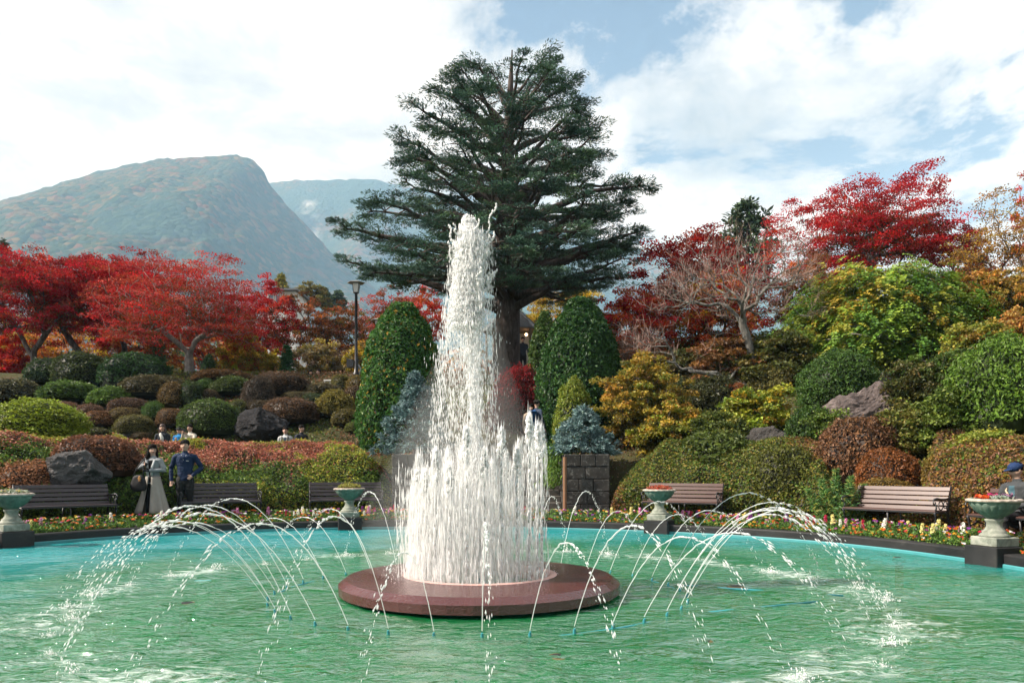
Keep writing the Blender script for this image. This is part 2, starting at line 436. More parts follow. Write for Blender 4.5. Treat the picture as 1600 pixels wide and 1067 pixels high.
gl = t.n('ShaderNodeBsdfGlossy'); gl.inputs['Roughness'].default_value = 0.03; t.l(nrm, gl.inputs['Normal'])
tr = t.n('ShaderNodeBsdfTransparent'); tr.inputs[0].default_value = (0.72, 0.94, 0.88, 1)
df_ = t.n('ShaderNodeBsdfDiffuse')
n1 = t.noise(p, 0.35, 4, 0.55, 0.5)
vd = t.n('ShaderNodeVectorMath', operation='DISTANCE'); t.l(p, vd.inputs[0]); vd.inputs[1].default_value = (0.9, 6.9, 0)
alg = t.math('ADD', t.math('MULTIPLY', vd.outputs['Value'], -0.11), t.math('MULTIPLY_ADD', n1, 0.9, 0.6))
t.l(t.mix(t.ramp(alg, [(0.02, 0.0), (0.40, 1.0)]), (0.010, 0.31, 0.325), (0.008, 0.165, 0.045)), df_.inputs[0])
body = t.mixs(0.7, tr.outputs[0], df_.outputs[0])
surf = t.mixs(t.math('MULTIPLY', fr.outputs[0], 0.5), body, gl.outputs[0])
# foam where the arcs come down
vf = t.n('ShaderNodeVectorMath', operation='DISTANCE'); t.l(p, vf.inputs[0]); vf.inputs[1].default_value = (FC[0], FC[1], 0)
band = t.math('SUBTRACT', 1.0, t.math('MULTIPLY', t.math('ABSOLUTE', t.math('SUBTRACT', vf.outputs['Value'], 4.1)), 0.45), clamp=True)
fn = t.noise(t.mapv(p, (1, 1.6, 1)), 5.5, 8, 0.72, 1.2); fb = t.noise(p, 0.75, 3, 0.5)
foam = t.math('MULTIPLY', t.ramp(t.math('ADD', t.math('MULTIPLY', fn, 0.75), t.math('MULTIPLY', t.math('MULTIPLY', band, fb), 0.5)), [(0.62, 0.0), (0.80, 0.55)]), band)
fd = t.n('ShaderNodeBsdfDiffuse'); fd.inputs[0].default_value = (0.82, 0.88, 0.87, 1)
M_WATER = t.done(t.mixs(foam, surf, fd.outputs[0]))
water = struct(link('pool_water', new_mesh('pool_water', q, np.stack([a, b, b + n, a + n], 1), smooth_shade=True, mats=[M_WATER])))

# ------------------------------------------------------------------ stairs and their stone walls
t = NT('old_stone'); p = t.pos(); n1 = t.noise(p, 2.5, 6, 0.65); n2 = t.noise(p, 9, 6, 0.75, 0.6); n3 = t.noise(t.mapv(p, (3, 3, 0.6)), 4, 5, 0.7)
c = t.ramp(n1, [(0.3, (0.018, 0.017, 0.016)), (0.6, (0.05, 0.046, 0.042)), (0.8, (0.09, 0.083, 0.075))])
c = t.mix(t.ramp(n2, [(0.54, 0.0), (0.66, 0.6)]), c, (0.30, 0.29, 0.27))
c = t.mix(t.ramp(n3, [(0.62, 0.0), (0.75, 0.5)]), c, (0.035, 0.045, 0.02))
M_STONE = t.done(t.bsdf(c, 0.85, 0.25, t.bump(n2, 0.5, 0.02)))
M_STEP = simple('step_stone', (0.085, 0.078, 0.070), 0.85, 0.25, 0.45, 5, 0.4, 0.02, coord='pos')
stairs = struct(link('stone_stairs', None))
NS = 10
for i in range(NS):
    z1 = 0.2 + (i + 1) * 1.56 / NS; y0 = ST_Y0 + i * (ST_Y1 - ST_Y0) / NS
    b = MB().box(((ST_X0 + ST_X1) / 2, y0 + 0.3, z1 - 0.14), (ST_X1 - ST_X0 - 0.01, 0.6, 0.28), bev=0.012)
    b.obj('step', M_STEP, stairs)
terr = MB().box((-0.3, 24.4, 1.66), (3.3, 4.0, 0.2)).obj('terrace_path', M_PATH); struct(terr)
def block_wall(name, label, x0, x1, y0, y1, z0, z1, rows, seed):
    o = thing(name, label, 'wall', ((x0 + x1) / 2, y0, z0)); r = random.Random(seed)
    core = MB().box((0, (y1 - y0) / 2, (z1 - z0) / 2 - 0.01), (x1 - x0 - 0.06, y1 - y0 - 0.06, z1 - z0 - 0.04)).obj('core', M_STONE, o)
    hrow = (z1 - z0) / rows
    for j in range(rows):
        cuts = [x0]; w = (x1 - x0)
        k = 2 if j % 2 else 3
        for q in range(1, k): cuts.append(x0 + w * (q + r.uniform(-.12, .12)) / k)
        cuts.append(x1)
        for q in range(k):
            dj = r.uniform(0, 0.018)
            MB().box(((cuts[q] + cuts[q + 1]) / 2 - (x0 + x1) / 2, 0.12 - dj, (j + .5) * hrow), (cuts[q + 1] - cuts[q] - 0.012, 0.28, hrow - 0.012), bev=0.014).obj('stone_block', M_STONE, o)
        ycuts = [y0 + 0.27, y0 + 0.27 + (y1 - y0 - .27) * (.5 + r.uniform(-.1, .1)), y1]
        for sx in (-1, 1):
            for q in range(2):
                dj = r.uniform(0, 0.012)
                MB().box((sx * ((x1 - x0) / 2 - 0.1 + dj), (ycuts[q] + ycuts[q + 1]) / 2 - y0, (j + .5) * hrow), (0.22, ycuts[q + 1] - ycuts[q] - 0.012, hrow - 0.013), bev=0.012).obj('stone_block', M_STONE, o)
    return o
block_wall('stone_wall', 'dark mossy stone block wall beside the stairs under the tall blue spruce', -2.98, -1.92, 18.5, 20.6, 0.19, 1.74, 5, 1)
block_wall('stone_wall', 'dark lichened stone block wall beside the stairs under the spreading blue spruce', 1.29, 2.42, 18.5, 20.6, 0.19, 1.74, 5, 2)
MB().tube([(1.30, 18.36, 0.2), (1.30, 18.36, 1.66)], 0.045, 8).obj('pipe', simple('rusty_pipe', (0.22, 0.12, 0.07), 0.8, 0.2))
tag(bpy.data.objects['pipe'], 'rusty brown pipe standing at the corner of the stair wall', 'pipe')

# ------------------------------------------------------------------ mountains
def forest_material(name, bias, scale):
    t = NT(name); p = t.pos(); at = t.n('ShaderNodeAttribute', attribute_name='Col')
    vo = t.n('ShaderNodeTexVoronoi'); vo.inputs['Scale'].default_value = 1 / 13.0; t.l(p, vo.inputs['Vector'])
    n1 = t.noise(p, 1 / 260.0, 5, 0.6, 0.5)
    rnd = t.n('ShaderNodeSeparateColor'); t.l(vo.outputs['Color'], rnd.inputs[0])
    aut = t.ramp(rnd.outputs[0], [(0.0, (0.020, 0.040, 0.022)), (0.40, (0.035, 0.048, 0.020)), (0.62, (0.075, 0.055, 0.022)), (0.78, (0.10, 0.045, 0.020)), (0.90, (0.11, 0.075, 0.03))], 'CONSTANT')
    con = t.ramp(rnd.outputs[1], [(0, (0.018, 0.04, 0.03)), (0.6, (0.03, 0.055, 0.038))], 'CONSTANT')
    c = t.mix(t.ramp(t.math('ADD', n1, bias), [(0.47, 0.0), (0.56, 1.0)]), con, aut)
    c = t.mix(t.n('ShaderNodeAttribute', attribute_name='bare').outputs['Fac'], c, (0.5, 0.47, 0.43))
    h = t.math('SUBTRACT', 1.0, vo.outputs['Distance'])
    return t.done(t.bsdf(c, 0.95, 0.05, t.bump(h, 0.8, 6.0)))
def mountain(name, crest, Yc, Yf, foot, mat, seed, nx, ny, x_lo, x_hi, rough, bare=None):
    cx = np.array([c[0] for c in crest]); cy = np.array([c[1] for c in crest])
    pxs = np.linspace(x_lo, x_hi, nx); tv = np.linspace(0, 1.12, ny)
    PX, TV = np.meshgrid(pxs, tv)
    Y = Yf + (Yc - Yf) * TV
    X = (PX - CX) / F * Yc * (0.55 + 0.45 * np.clip(TV, 0, 1)) if False else (PX - CX) / F * Yc
    zc_ = ZC + (HY - np.interp(PX, cx, cy)) / F * Yc
    up = np.where(TV <= 1, TV ** 1.12, 1 - (TV - 1) * 2.0)
    Z = foot + (zc_ - foot) * up
    q = np.stack([X / 330, Y / 480, 0 * X], -1).reshape(-1, 3)
    rid = 1 - abs(2 * fbm(q, seed, 4) - 1); rid = rid.reshape(X.shape)
    env = np.clip(TV * 4, 0, 1) * np.clip((1.0 - TV) * 3.2, 0, 1)
    Z = Z + (rid - 0.62) * rough * env
    q2 = np.stack([X / 22, Y / 22, 0 * X], -1).reshape(-1, 3)
    Z = Z + (vnoise(q2, seed + 5).reshape(X.shape) - 0.5) * 7 + (vnoise(q2 * 2.7, seed + 6).reshape(X.shape) - 0.5) * 5
    V = np.stack([X, Y, Z], -1).reshape(-1, 3); k = np.arange((ny - 1) * (nx - 1)); a = k // (nx - 1) * nx + k % (nx - 1)
    me = new_mesh(name, V, np.stack([a, a + 1, a + nx + 1, a + nx], 1), smooth_shade=True, mats=[mat])
    at = me.attributes.new('bare', 'FLOAT', 'POINT')
    at.data.foreach_set('value', np.zeros(len(V), np.float32) if bare is None else np.asarray(bare(PX, TV, V), np.float32).ravel())
    return struct(link(name, me))
mountain('mountain', [(-700, 470), (-400, 400), (-150, 345), (0, 315), (60, 297), (150, 270), (200, 257), (260, 248), (330, 243.5), (378, 244), (398, 252), (412, 268), (424, 292), (450, 322), (480, 352), (515, 392), (560, 430), (620, 480), (700, 560)],
         1900, 800, 30, forest_material('mountain_forest', 0.06, 1), 3, 260, 130, -700, 700, 120)
def bare_b(PX, TV, V):
    # pale sulphur gully below the far ridge
    line = 488 + (0.95 - TV) * 120
    return np.clip(1 - abs(PX - line) / (10 + 22 * (0.95 - TV)), 0, 1) * smooth(.42, .55, TV) * (1 - smooth(.80, .90, TV)) * np.clip(fbm(V / [25, 60, 60], 77).reshape(PX.shape) * 5 - 2.1, 0, 1)
mountain('mountain', [(200, 330), (300, 300), (425, 284), (460, 280), (520, 281), (585, 278.5), (605, 283), (700, 305), (850, 345), (960, 378), (1020, 396), (1150, 425), (1400, 480), (1800, 560)],
         2900, 1900, 150, forest_material('far_mountain_forest', 0.0, 1), 13, 240, 90, 200, 1800, 160, bare_b)

# the air between here and the mountains
hz = MB().box((0, 1500, 620), (6900, 3700, 1250 + 0))
haze = hz.obj('haze', None); stuff(haze)
t = NT('haze_air'); vp = t.n('ShaderNodeVolumePrincipled')
vp.inputs['Color'].default_value = (0.40, 0.66, 0.95, 1); vp.inputs['Absorption Color'].default_value = (1, 1, 1, 1); vp.inputs['Density'].default_value = 0.00022; vp.inputs['Anisotropy'].default_value = 0.0
t.l(vp.outputs[0], t.out.inputs['Volume']); haze.data.materials.clear(); haze.data.materials.append(t.m)
# ------------------------------------------------------------------ plants: building blocks
def unit(v): return v / (np.linalg.norm(v, axis=-1, keepdims=True) + 1e-9)
def rand_dirs(n, r): return unit(r.normal(size=(n, 3)))
def leaf_arrays(Pt, N, L, Wd, r, tdir=None, curl=0.15):
    """Pointed four-corner leaves at points Pt facing N. Returns vertices and quads."""
    n = len(Pt); N = unit(N)
    t = rand_dirs(n, r) if tdir is None else tdir
    T = unit(t - N * (t * N).sum(1, keepdims=True)); B = np.cross(N, T)
    L = np.broadcast_to(L, (n,))[:, None]; Wd = np.broadcast_to(Wd, (n,))[:, None]
    V = np.stack([Pt - T * L * .5, Pt + B * Wd * .5 + N * L * curl + T * L * .05, Pt + T * L * .5 - N * L * curl * .6, Pt - B * Wd * .5 + N * L * curl + T * L * .05], 1).reshape(-1, 3)
    return V, np.arange(4 * n).reshape(n, 4)
def palette(n, cols, r, jit=0.18, w=None):
    """n leaf colours drawn from a palette with some jitter."""
    cols = np.asarray(cols, float); k = r.choice(len(cols), n, p=w)
    c = cols[k] * (1 + r.normal(0, jit, (n, 1))) * (1 + r.normal(0, jit * .3, (n, 3)))
    return np.clip(c, 0.003, 0.95)

def skeleton(trunk, att, r, seg=0.4, bias=0.3, down=0.9, wob=0.05):
    """Grow branches from a trunk polyline to every target point. Returns nodes, parents, tip nodes."""
    cap = len(trunk) + len(att) * 24 + 50
    N = np.zeros((cap, 3)); par = np.full(cap, -1); pl = np.zeros(cap); D = np.zeros((cap, 3)); n = len(trunk)
    N[:n] = trunk; par[1:n] = np.arange(n - 1); D[1:n] = unit(np.diff(trunk, axis=0)); D[0] = D[1]
    pl[1:n] = np.cumsum(np.linalg.norm(np.diff(trunk, axis=0), axis=1))
    start = max(1, int(n * .35)); tips = []
    order = np.argsort(np.linalg.norm(att - trunk[-1], axis=1) + np.linalg.norm(att - trunk[start], axis=1) * .5)
    for a in att[order]:
        v = a - N[start:n]; d = np.linalg.norm(v, axis=1)
        cost = d * (1 + down * np.clip(-v[:, 2] / (d + 1e-6), 0, 1)) + bias * pl[start:n] + 0.25 * d * (1 - (v * D[start:n]).sum(1) / (d + 1e-6))
        j = start + int(np.argmin(cost)); L = np.linalg.norm(a - N[j]); k = max(1, min(20, int(math.ceil(L / seg))))
        p0, p1 = N[j], a; m0 = D[j] * L * .7; m1 = unit(a - p0) * L * .6 + np.array([0, 0, .1]) * L
        prev = j
        for s in range(1, k + 1):
            u = s / k; h00 = 2 * u ** 3 - 3 * u * u + 1; h10 = u ** 3 - 2 * u * u + u; h01 = -2 * u ** 3 + 3 * u * u; h11 = u ** 3 - u * u
            q = h00 * p0 + h10 * m0 + h01 * p1 + h11 * m1
            if s < k: q = q + r.normal(0, wob, 3) * min(1, L)
            if n >= cap: break
            N[n] = q; par[n] = prev; D[n] = unit(q - N[prev]); pl[n] = pl[prev] + np.linalg.norm(q - N[prev]); prev = n; n += 1
        tips.append(prev)
    return N[:n], par[:n], np.array(tips)
def branch_radii(par, tips, r_trunk, r_twig, power=0.5):
    c = np.zeros(len(par)); np.add.at(c, tips, 1)
    for i in range(len(par) - 1, 0, -1): c[par[i]] += c[i]
    c = np.maximum(c, 1); return np.maximum(r_twig, r_trunk * (c / c[0]) ** power)
def branch_mesh(name, N, par, rad, mat, sides=5, flare=0.0):
    i = np.arange(1, len(N)); p = par[i]; A, B = N[p], N[i]; ra = np.minimum(rad[p], rad[i] * 1.25); rb = rad[i]
    if flare:
        z0 = N[0, 2]; f = 1 + flare * np.exp(-(A[:, 2] - z0) * 2.2); ra = ra * f; rb = rb * (1 + flare * np.exp(-(B[:, 2] - z0) * 2.2))
    d = unit(B - A); A = A - d * ra[:, None] * .35; B = B + d * rb[:, None] * .25
    ref = np.where(abs(d[:, 2:3]) < .8, [[0, 0, 1.0]], [[1.0, 0, 0]]); a = unit(np.cross(ref, d)); b = np.cross(d, a)
    t = np.arange(sides) * 2 * math.pi / sides; o = a[:, None] * np.cos(t)[None, :, None] + b[:, None] * np.sin(t)[None, :, None]
    V = np.concatenate([A[:, None] + o * ra[:, None, None], B[:, None] + o * rb[:, None, None]], 1).reshape(-1, 3)
    base = np.arange(len(i))[:, None] * 2 * sides; k = np.arange(sides)[None]; k2 = (k + 1) % sides
    Fs = np.stack([base + k, base + k2, base + sides + k2, base + sides + k], -1).reshape(-1, 4)
    return new_mesh(name, V, Fs, smooth_shade=True, mats=[mat])

def dome_points(n, c, rx, ry, rz, r, low=-0.45, shell=0.45, lump=0.22, seed=0):
    """Targets through an uneven dome, denser towards its outside."""
    u = rand_dirs(n * 3, r); u = u[u[:, 2] > low][:n]
    rad = 1 - (1 - shell) * r.random(len(u)) ** 1.6 if shell < 1 else np.ones(len(u))
    rad = rad * (1 + lump * (2 * vnoise(u * 2.3 + seed, seed) - 1) + lump * .6 * (2 * vnoise(u * 5 + seed, seed + 1) - 1))
    return np.asarray(c) + u * rad[:, None] * np.array([rx, ry, rz])
def pads(tips, per, rad, thick, r, droop=0.15):
    """Leaves in flat pads round the twig ends, the way maples hold them."""
    n = len(tips); k = np.repeat(np.arange(n), per); ang = r.random(n * per) * 2 * math.pi; q = np.sqrt(r.random(n * per)) * rad * (0.6 + 0.8 * r.random(n))[k]
    off = np.stack([np.cos(ang) * q, np.sin(ang) * q, r.normal(0, thick, n * per) - droop * q], 1)
    return tips[k] + off, k
def broad_tree(name, label, cat, base, crown, rad, nt, per, leaf, cols, seed, trunk_r=0.16, pad=0.42, thick=0.07, low=-0.35, lump=0.22, fork=0.3, lean=(0, 0), bark=None, mat=None, bias=0.3, group=None, jit=0.2, flat=0.55, cluster=True, w=None, shell=0.45, inner=None, cj=.26):
    """A tree with a tapered trunk, limbs that reach into the crown and a crown of separate leaves."""
    r = np.random.default_rng(seed); base = np.asarray(base, float); crown = np.asarray(crown, float)
    o = thing(name, label, cat, base, 0, group); c = crown - base
    att = dome_points(nt, c, *rad, r, low, shell, lump, seed)
    f = np.array([c[0] * .25 + lean[0], c[1] * .25 + lean[1], max(0.4, (c[2] - rad[2] * .4) * (fork / 0.3) * .62)])
    s = np.linspace(0, 1, 7)[:, None]
    tr = s * f + np.array([lean[0], lean[1], 0]) * .5 * np.sin(s * math.pi) + r.normal(0, .02, (7, 3)) * s * 1.5
    tr[0] = (0, 0, -0.25)
    N, par, tips = skeleton(tr, att, r, 0.45, bias)
    rd = branch_radii(par, tips, trunk_r, 0.008, 0.55)
    link('trunk', branch_mesh('trunk', N, par, rd, bark or M_BARK, 6, .35), o)
    Pt, k = pads(att, per, pad, thick, r)
    if cluster:
        cc = palette(len(att), cols, r, cj, w)
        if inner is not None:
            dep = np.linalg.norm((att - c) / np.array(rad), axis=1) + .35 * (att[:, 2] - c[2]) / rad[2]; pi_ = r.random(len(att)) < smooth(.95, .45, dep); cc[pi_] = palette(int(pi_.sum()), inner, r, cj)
        col = cc[k] * (1 + r.normal(0, .16, (len(k), 1)))
        mixin = palette(len(k), cols, r, jit, w); pick = r.random(len(k)) < .3; col[pick] = mixin[pick]
    else: col = palette(len(k), cols, r, jit, w)
    nrm = unit(rand_dirs(len(Pt), r) + np.array([0, 0, flat * 2]))
    L = leaf * (0.7 + .6 * r.random(len(Pt)))
    V, Fq = leaf_arrays(Pt, nrm, L, L * .78, r)
    link('crown', new_mesh('crown', V, Fq, np.repeat(np.clip(col, .003, .95), 4, 0), mats=[mat or M_LEAF]), o)
    return o

def mound_mesh(name, seed, rx, ry, rz, n, leaf, cols, core_col, lump=0.12, flat=0.3, aspect=.6, jit=0.2, fuzz=0.045, low=-0.25, w=None, box=2.2, colfn=None, mat=None):
    """A clipped shrub: an uneven dark body closely covered with separate leaves."""
    r = np.random.default_rng(seed)
    def surf(u):
        k = (abs(u) ** box).sum(1) ** (-1 / box)
        q = u * k[:, None] * (1 + lump * (2 * fbm(u * 1.9 + seed, seed, 3) - 1))[:, None]
        return q * [rx, ry, rz]
    u = rand_dirs(int(n * 1.6), r); u = u[u[:, 2] > low][:n]
    # even spread over the surface: favour the long sides
    Pt = surf(u); nrm = unit(u / np.array([rx, ry, rz]))
    keep = r.random(len(u)) < np.clip(np.linalg.norm(Pt, axis=1) / max(rx, ry) * 1.2, .35, 1); Pt, nrm = Pt[keep], nrm[keep]
    Pt = Pt + nrm * (r.normal(0, fuzz, len(Pt)) + .16 * rz * (fbm(Pt / rx * 4.5 + seed, seed + 4, 2) - .5) + np.where(r.random(len(Pt)) < .035, r.uniform(.02, .12, len(Pt)) * rx, 0))[:, None]
    kp = r.random(len(Pt)) < np.clip(.35 + 3.2 * (vnoise(Pt / rx * 7 + seed, seed + 8) - .12), .3, 1); Pt, nrm = Pt[kp], nrm[kp]
    ln = unit(nrm * .8 + rand_dirs(len(Pt), r) * .9 + np.array([0, 0, flat]))
    L = leaf * (.65 + .7 * r.random(len(Pt)))
    V, Fq = leaf_arrays(Pt, ln, L, L * aspect, r)
    col = palette(len(Pt), cols, r, jit, w) * (.62 + .76 * fbm(Pt / rx * 2.2 + seed + 5, seed + 6, 3))[:, None]
    if colfn is not None: col = colfn(Pt, col, r)
    a = 28; b = 14; t_, p_ = np.meshgrid(np.linspace(0, 2 * math.pi, a + 1)[:-1], np.linspace(-math.pi / 2, math.pi / 2, b + 1))
    cu = np.stack([np.cos(p_) * np.cos(t_), np.cos(p_) * np.sin(t_), np.sin(p_)], -1).reshape(-1, 3)
    CV = surf(cu) * .95; CV[:, 2] = np.maximum(CV[:, 2], -rz * .5)
    k = np.arange(b * a); i0 = k // a * a + k % a; i1 = k // a * a + (k + 1) % a
    CF = np.stack([i0, i1, i1 + a, i0 + a], 1)
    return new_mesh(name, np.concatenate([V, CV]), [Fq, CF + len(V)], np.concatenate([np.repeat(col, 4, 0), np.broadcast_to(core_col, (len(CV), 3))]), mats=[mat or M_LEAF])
# ------------------------------------------------------------------ the great cedar
def cedar():
    r = np.random.default_rng(5); Yt = 33.0; sc = Yt / F; bx = P(790, 580, Yt)[0]; bz = gz(bx, Yt)
    o = thing('cedar_tree', 'huge dark green cedar with a broad domed crown rising behind the fountain', 'tree', (bx, Yt, bz))
    zz = lambda py: ZC + (HY - py) * sc - bz
    prof = np.array([(62, 775, 850), (75, 728, 872), (100, 697, 896), (130, 672, 908), (160, 655, 928), (200, 638, 946), (240, 612, 972), (270, 603, 992), (300, 588, 1016), (330, 563, 1022), (360, 553, 1012), (400, 538, 990), (430, 548, 975), (455, 610, 950)], float)
    top = zz(80); s = np.linspace(0, 1, 26)[:, None]
    tr = s * np.array([[0.25, 0, top]]) + np.stack([np.sin(s[:, 0] * 7) * .06, np.cos(s[:, 0] * 5) * .06 - .06, 0 * s[:, 0]], 1); tr[0, 2] = -.3
    nodes = [tr]; par = [np.concatenate([[-1], np.arange(25)])]; cnt = 26
    rad_t = 0.60 * (1 - s[:, 0]) ** 0.8 + 0.03; rads = [rad_t]
    pts, pd, pkeep = [], [], []
    NL = 108
    for i in range(NL):
        f = (i + .5) / NL; py = 68 + (446 - 68) * f ** 0.95; az = i * 2.39996 + r.normal(0, .2); ca, sa = math.cos(az), math.sin(az)
        lf, rt = np.interp(py, prof[:, 0], prof[:, 1]), np.interp(py, prof[:, 0], prof[:, 2])
        e = (rt - 797) if ca > 0 else (797 - lf); Rm = e * sc * abs(ca) + (rt - lf) * .5 * sc * .95 * abs(sa); Rm = Rm / (abs(ca) + abs(sa)) * 1.0 * (abs(ca) + abs(sa)) ** .15
        Rm *= r.uniform(.78, 1.03); zt = ZC + (HY - py) * (Yt + min(0, sa) * Rm) / F - bz - .15
        rise = math.tan(R(np.interp(f, [0, .15, .4, 1], [50, 30, 19, 7]) + r.normal(0, 4))); z0 = max(zt - Rm * rise, 3.0 + 2.2 * r.random()); z0 = min(z0, top - .3)
        ti = int(np.clip(z0 / top * 25, 2, 24)); a = tr[ti]; b = np.array([ca * Rm, sa * Rm, zt]) + [tr[ti, 0], tr[ti, 1], 0]
        k = 10; u = np.linspace(0, 1, k + 1)[1:, None]
        mid = a + (b - a) * .5 + np.array([0, 0, .10 * Rm * (1 if f < .7 else .55)]) + r.normal(0, .12, 3)
        L = (1 - u) ** 2 * a + 2 * u * (1 - u) * mid + u * u * b + r.normal(0, .05, (k, 3)) * u
        nodes.append(L); par.append(np.concatenate([[ti], cnt + np.arange(k - 1)])); r0 = np.clip(.035 + .030 * Rm, .03, .26) * r.uniform(.8, 1.25)
        rads.append(r0 * (1 - u[:, 0] * .85)); li = cnt + np.arange(k); cnt += k
        m = int(6 + 3.5 * Rm)
        for q in range(m):
            t_ = .42 + .58 * r.random() ** .7; j = min(k - 1, int(t_ * k)); dirh = unit(np.array([ca, sa, 0])); lat = np.array([-sa, ca, 0])
            wlat = (.10 + .26 * (1 - t_) + .05) * Rm + .15
            off = lat * r.uniform(-1, 1) * wlat + dirh * r.uniform(0, .25) * Rm * .35 + np.array([0, 0, r.normal(.02, .05)])
            p = L[j] + off; nodes.append((L[j] + p)[None] / 2 + [0, 0, .05]); nodes.append(p[None]); par.append([li[j]]); par.append([cnt]); rr_ = .016 + .006 * np.linalg.norm(off)
            rads.append([rr_]); rads.append([.008]); cnt += 2; pts.append(p); pd.append(unit(off + dirh * .8))
    N = np.concatenate(nodes); pr = np.concatenate([np.asarray(q) for q in par]).astype(int); rd = np.concatenate([np.asarray(q) for q in rads])
    link('trunk', branch_mesh('trunk', N, pr, rd, M_CEDARBARK, 7, .45), o)
    pts = np.array(pts); pd = np.array(pd); per = 74; n = len(pts); k = np.repeat(np.arange(n), per); m = n * per
    ang = r.random(m) * 2 * math.pi; q = np.sqrt(r.random(m)) * (.24 + .30 * r.random(n))[k]
    Pt = pts[k] + np.stack([np.cos(ang) * q, np.sin(ang) * q, r.normal(0, .022, m) - .06 * q], 1)
    T = unit(pd[k] * .8 + np.stack([np.cos(ang), np.sin(ang), 0 * ang], 1) * .7 + rand_dirs(m, r) * .45 + [0, 0, .12])
    Nn = unit(np.array([0, 0, 1.0]) + rand_dirs(m, r) * .75); L = .15 * (.6 + .8 * r.random(m))
    V, Fq = leaf_arrays(Pt, Nn, L, L * .24, r, T, .05)
    base = palette(n, [(.046, .095, .070), (.062, .122, .090), (.080, .15, .10), (.07, .13, .065)], r, .15); col = base[k] * (1 + r.normal(0, .22, (m, 1)))
    col[r.random(m) < .10] *= 1.7
    link('crown', new_mesh('crown', V, Fq, np.repeat(np.clip(col, .004, .9), 4, 0), mats=[M_NEEDLE]), o)
cedar()

# ------------------------------------------------------------------ maples and other autumn trees
CRIM = [(.42, .014, .020), (.50, .025, .022), (.32, .008, .018), (.46, .05, .02)]
CRIMD = [(.26, .010, .016), (.33, .014, .018), (.20, .012, .012), (.18, .045, .015), (.36, .02, .02)]
PINKR = [(.40, .05, .04), (.46, .09, .07), (.32, .02, .02), (.36, .045, .02), (.26, .05, .02)]
ORNG = [(.46, .13, .02), (.50, .20, .03), (.36, .07, .02), (.30, .12, .03)]
RUST = [(.26, .07, .025), (.32, .10, .03), (.18, .06, .02), (.16, .09, .025), (.10, .09, .02)]
YELL = [(.48, .34, .03), (.42, .30, .04), (.30, .26, .03), (.50, .26, .03)]
BRED = [(.52, .035, .02), (.46, .02, .025), (.55, .08, .02)]
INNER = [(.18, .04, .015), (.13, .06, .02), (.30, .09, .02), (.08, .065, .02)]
def maple(label, px, top, bot, hw, Y, cols, seed, base_px=None, name='maple_tree', ry=None, low=-.5, nt=330, per=75, leaf=.085, cat='tree', base=None, **k):
    c0 = P(px, top, Y); zb = P(px, bot, Y)[2]; rx = hw / F * Y; H = c0[2] - zb; rz = H / (1 - low)
    bp = base_px if base_px is not None else px; X = (bp - CX) / F * Y
    b = np.array([X, Y, gz(X, Y)]) if base is None else np.asarray(base, float)
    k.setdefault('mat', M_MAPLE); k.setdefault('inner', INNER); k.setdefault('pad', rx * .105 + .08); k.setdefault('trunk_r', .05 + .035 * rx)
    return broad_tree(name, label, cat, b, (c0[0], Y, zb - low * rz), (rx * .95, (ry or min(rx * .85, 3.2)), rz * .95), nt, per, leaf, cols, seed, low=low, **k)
G1 = 'red maples on the upper terrace'
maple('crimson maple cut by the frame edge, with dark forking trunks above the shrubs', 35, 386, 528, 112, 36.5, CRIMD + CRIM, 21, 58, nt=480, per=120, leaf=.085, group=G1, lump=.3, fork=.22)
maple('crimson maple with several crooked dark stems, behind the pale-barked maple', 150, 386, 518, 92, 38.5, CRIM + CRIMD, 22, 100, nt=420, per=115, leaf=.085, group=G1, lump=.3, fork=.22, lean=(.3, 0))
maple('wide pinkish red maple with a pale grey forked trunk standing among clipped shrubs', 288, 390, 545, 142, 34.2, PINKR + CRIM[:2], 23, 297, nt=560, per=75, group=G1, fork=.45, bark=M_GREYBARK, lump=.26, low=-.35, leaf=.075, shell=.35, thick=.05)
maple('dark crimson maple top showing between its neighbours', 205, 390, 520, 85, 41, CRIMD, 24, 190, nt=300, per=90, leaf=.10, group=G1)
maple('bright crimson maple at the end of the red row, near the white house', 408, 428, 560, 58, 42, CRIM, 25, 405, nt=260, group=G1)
G2 = 'orange and yellow trees behind the red maples'
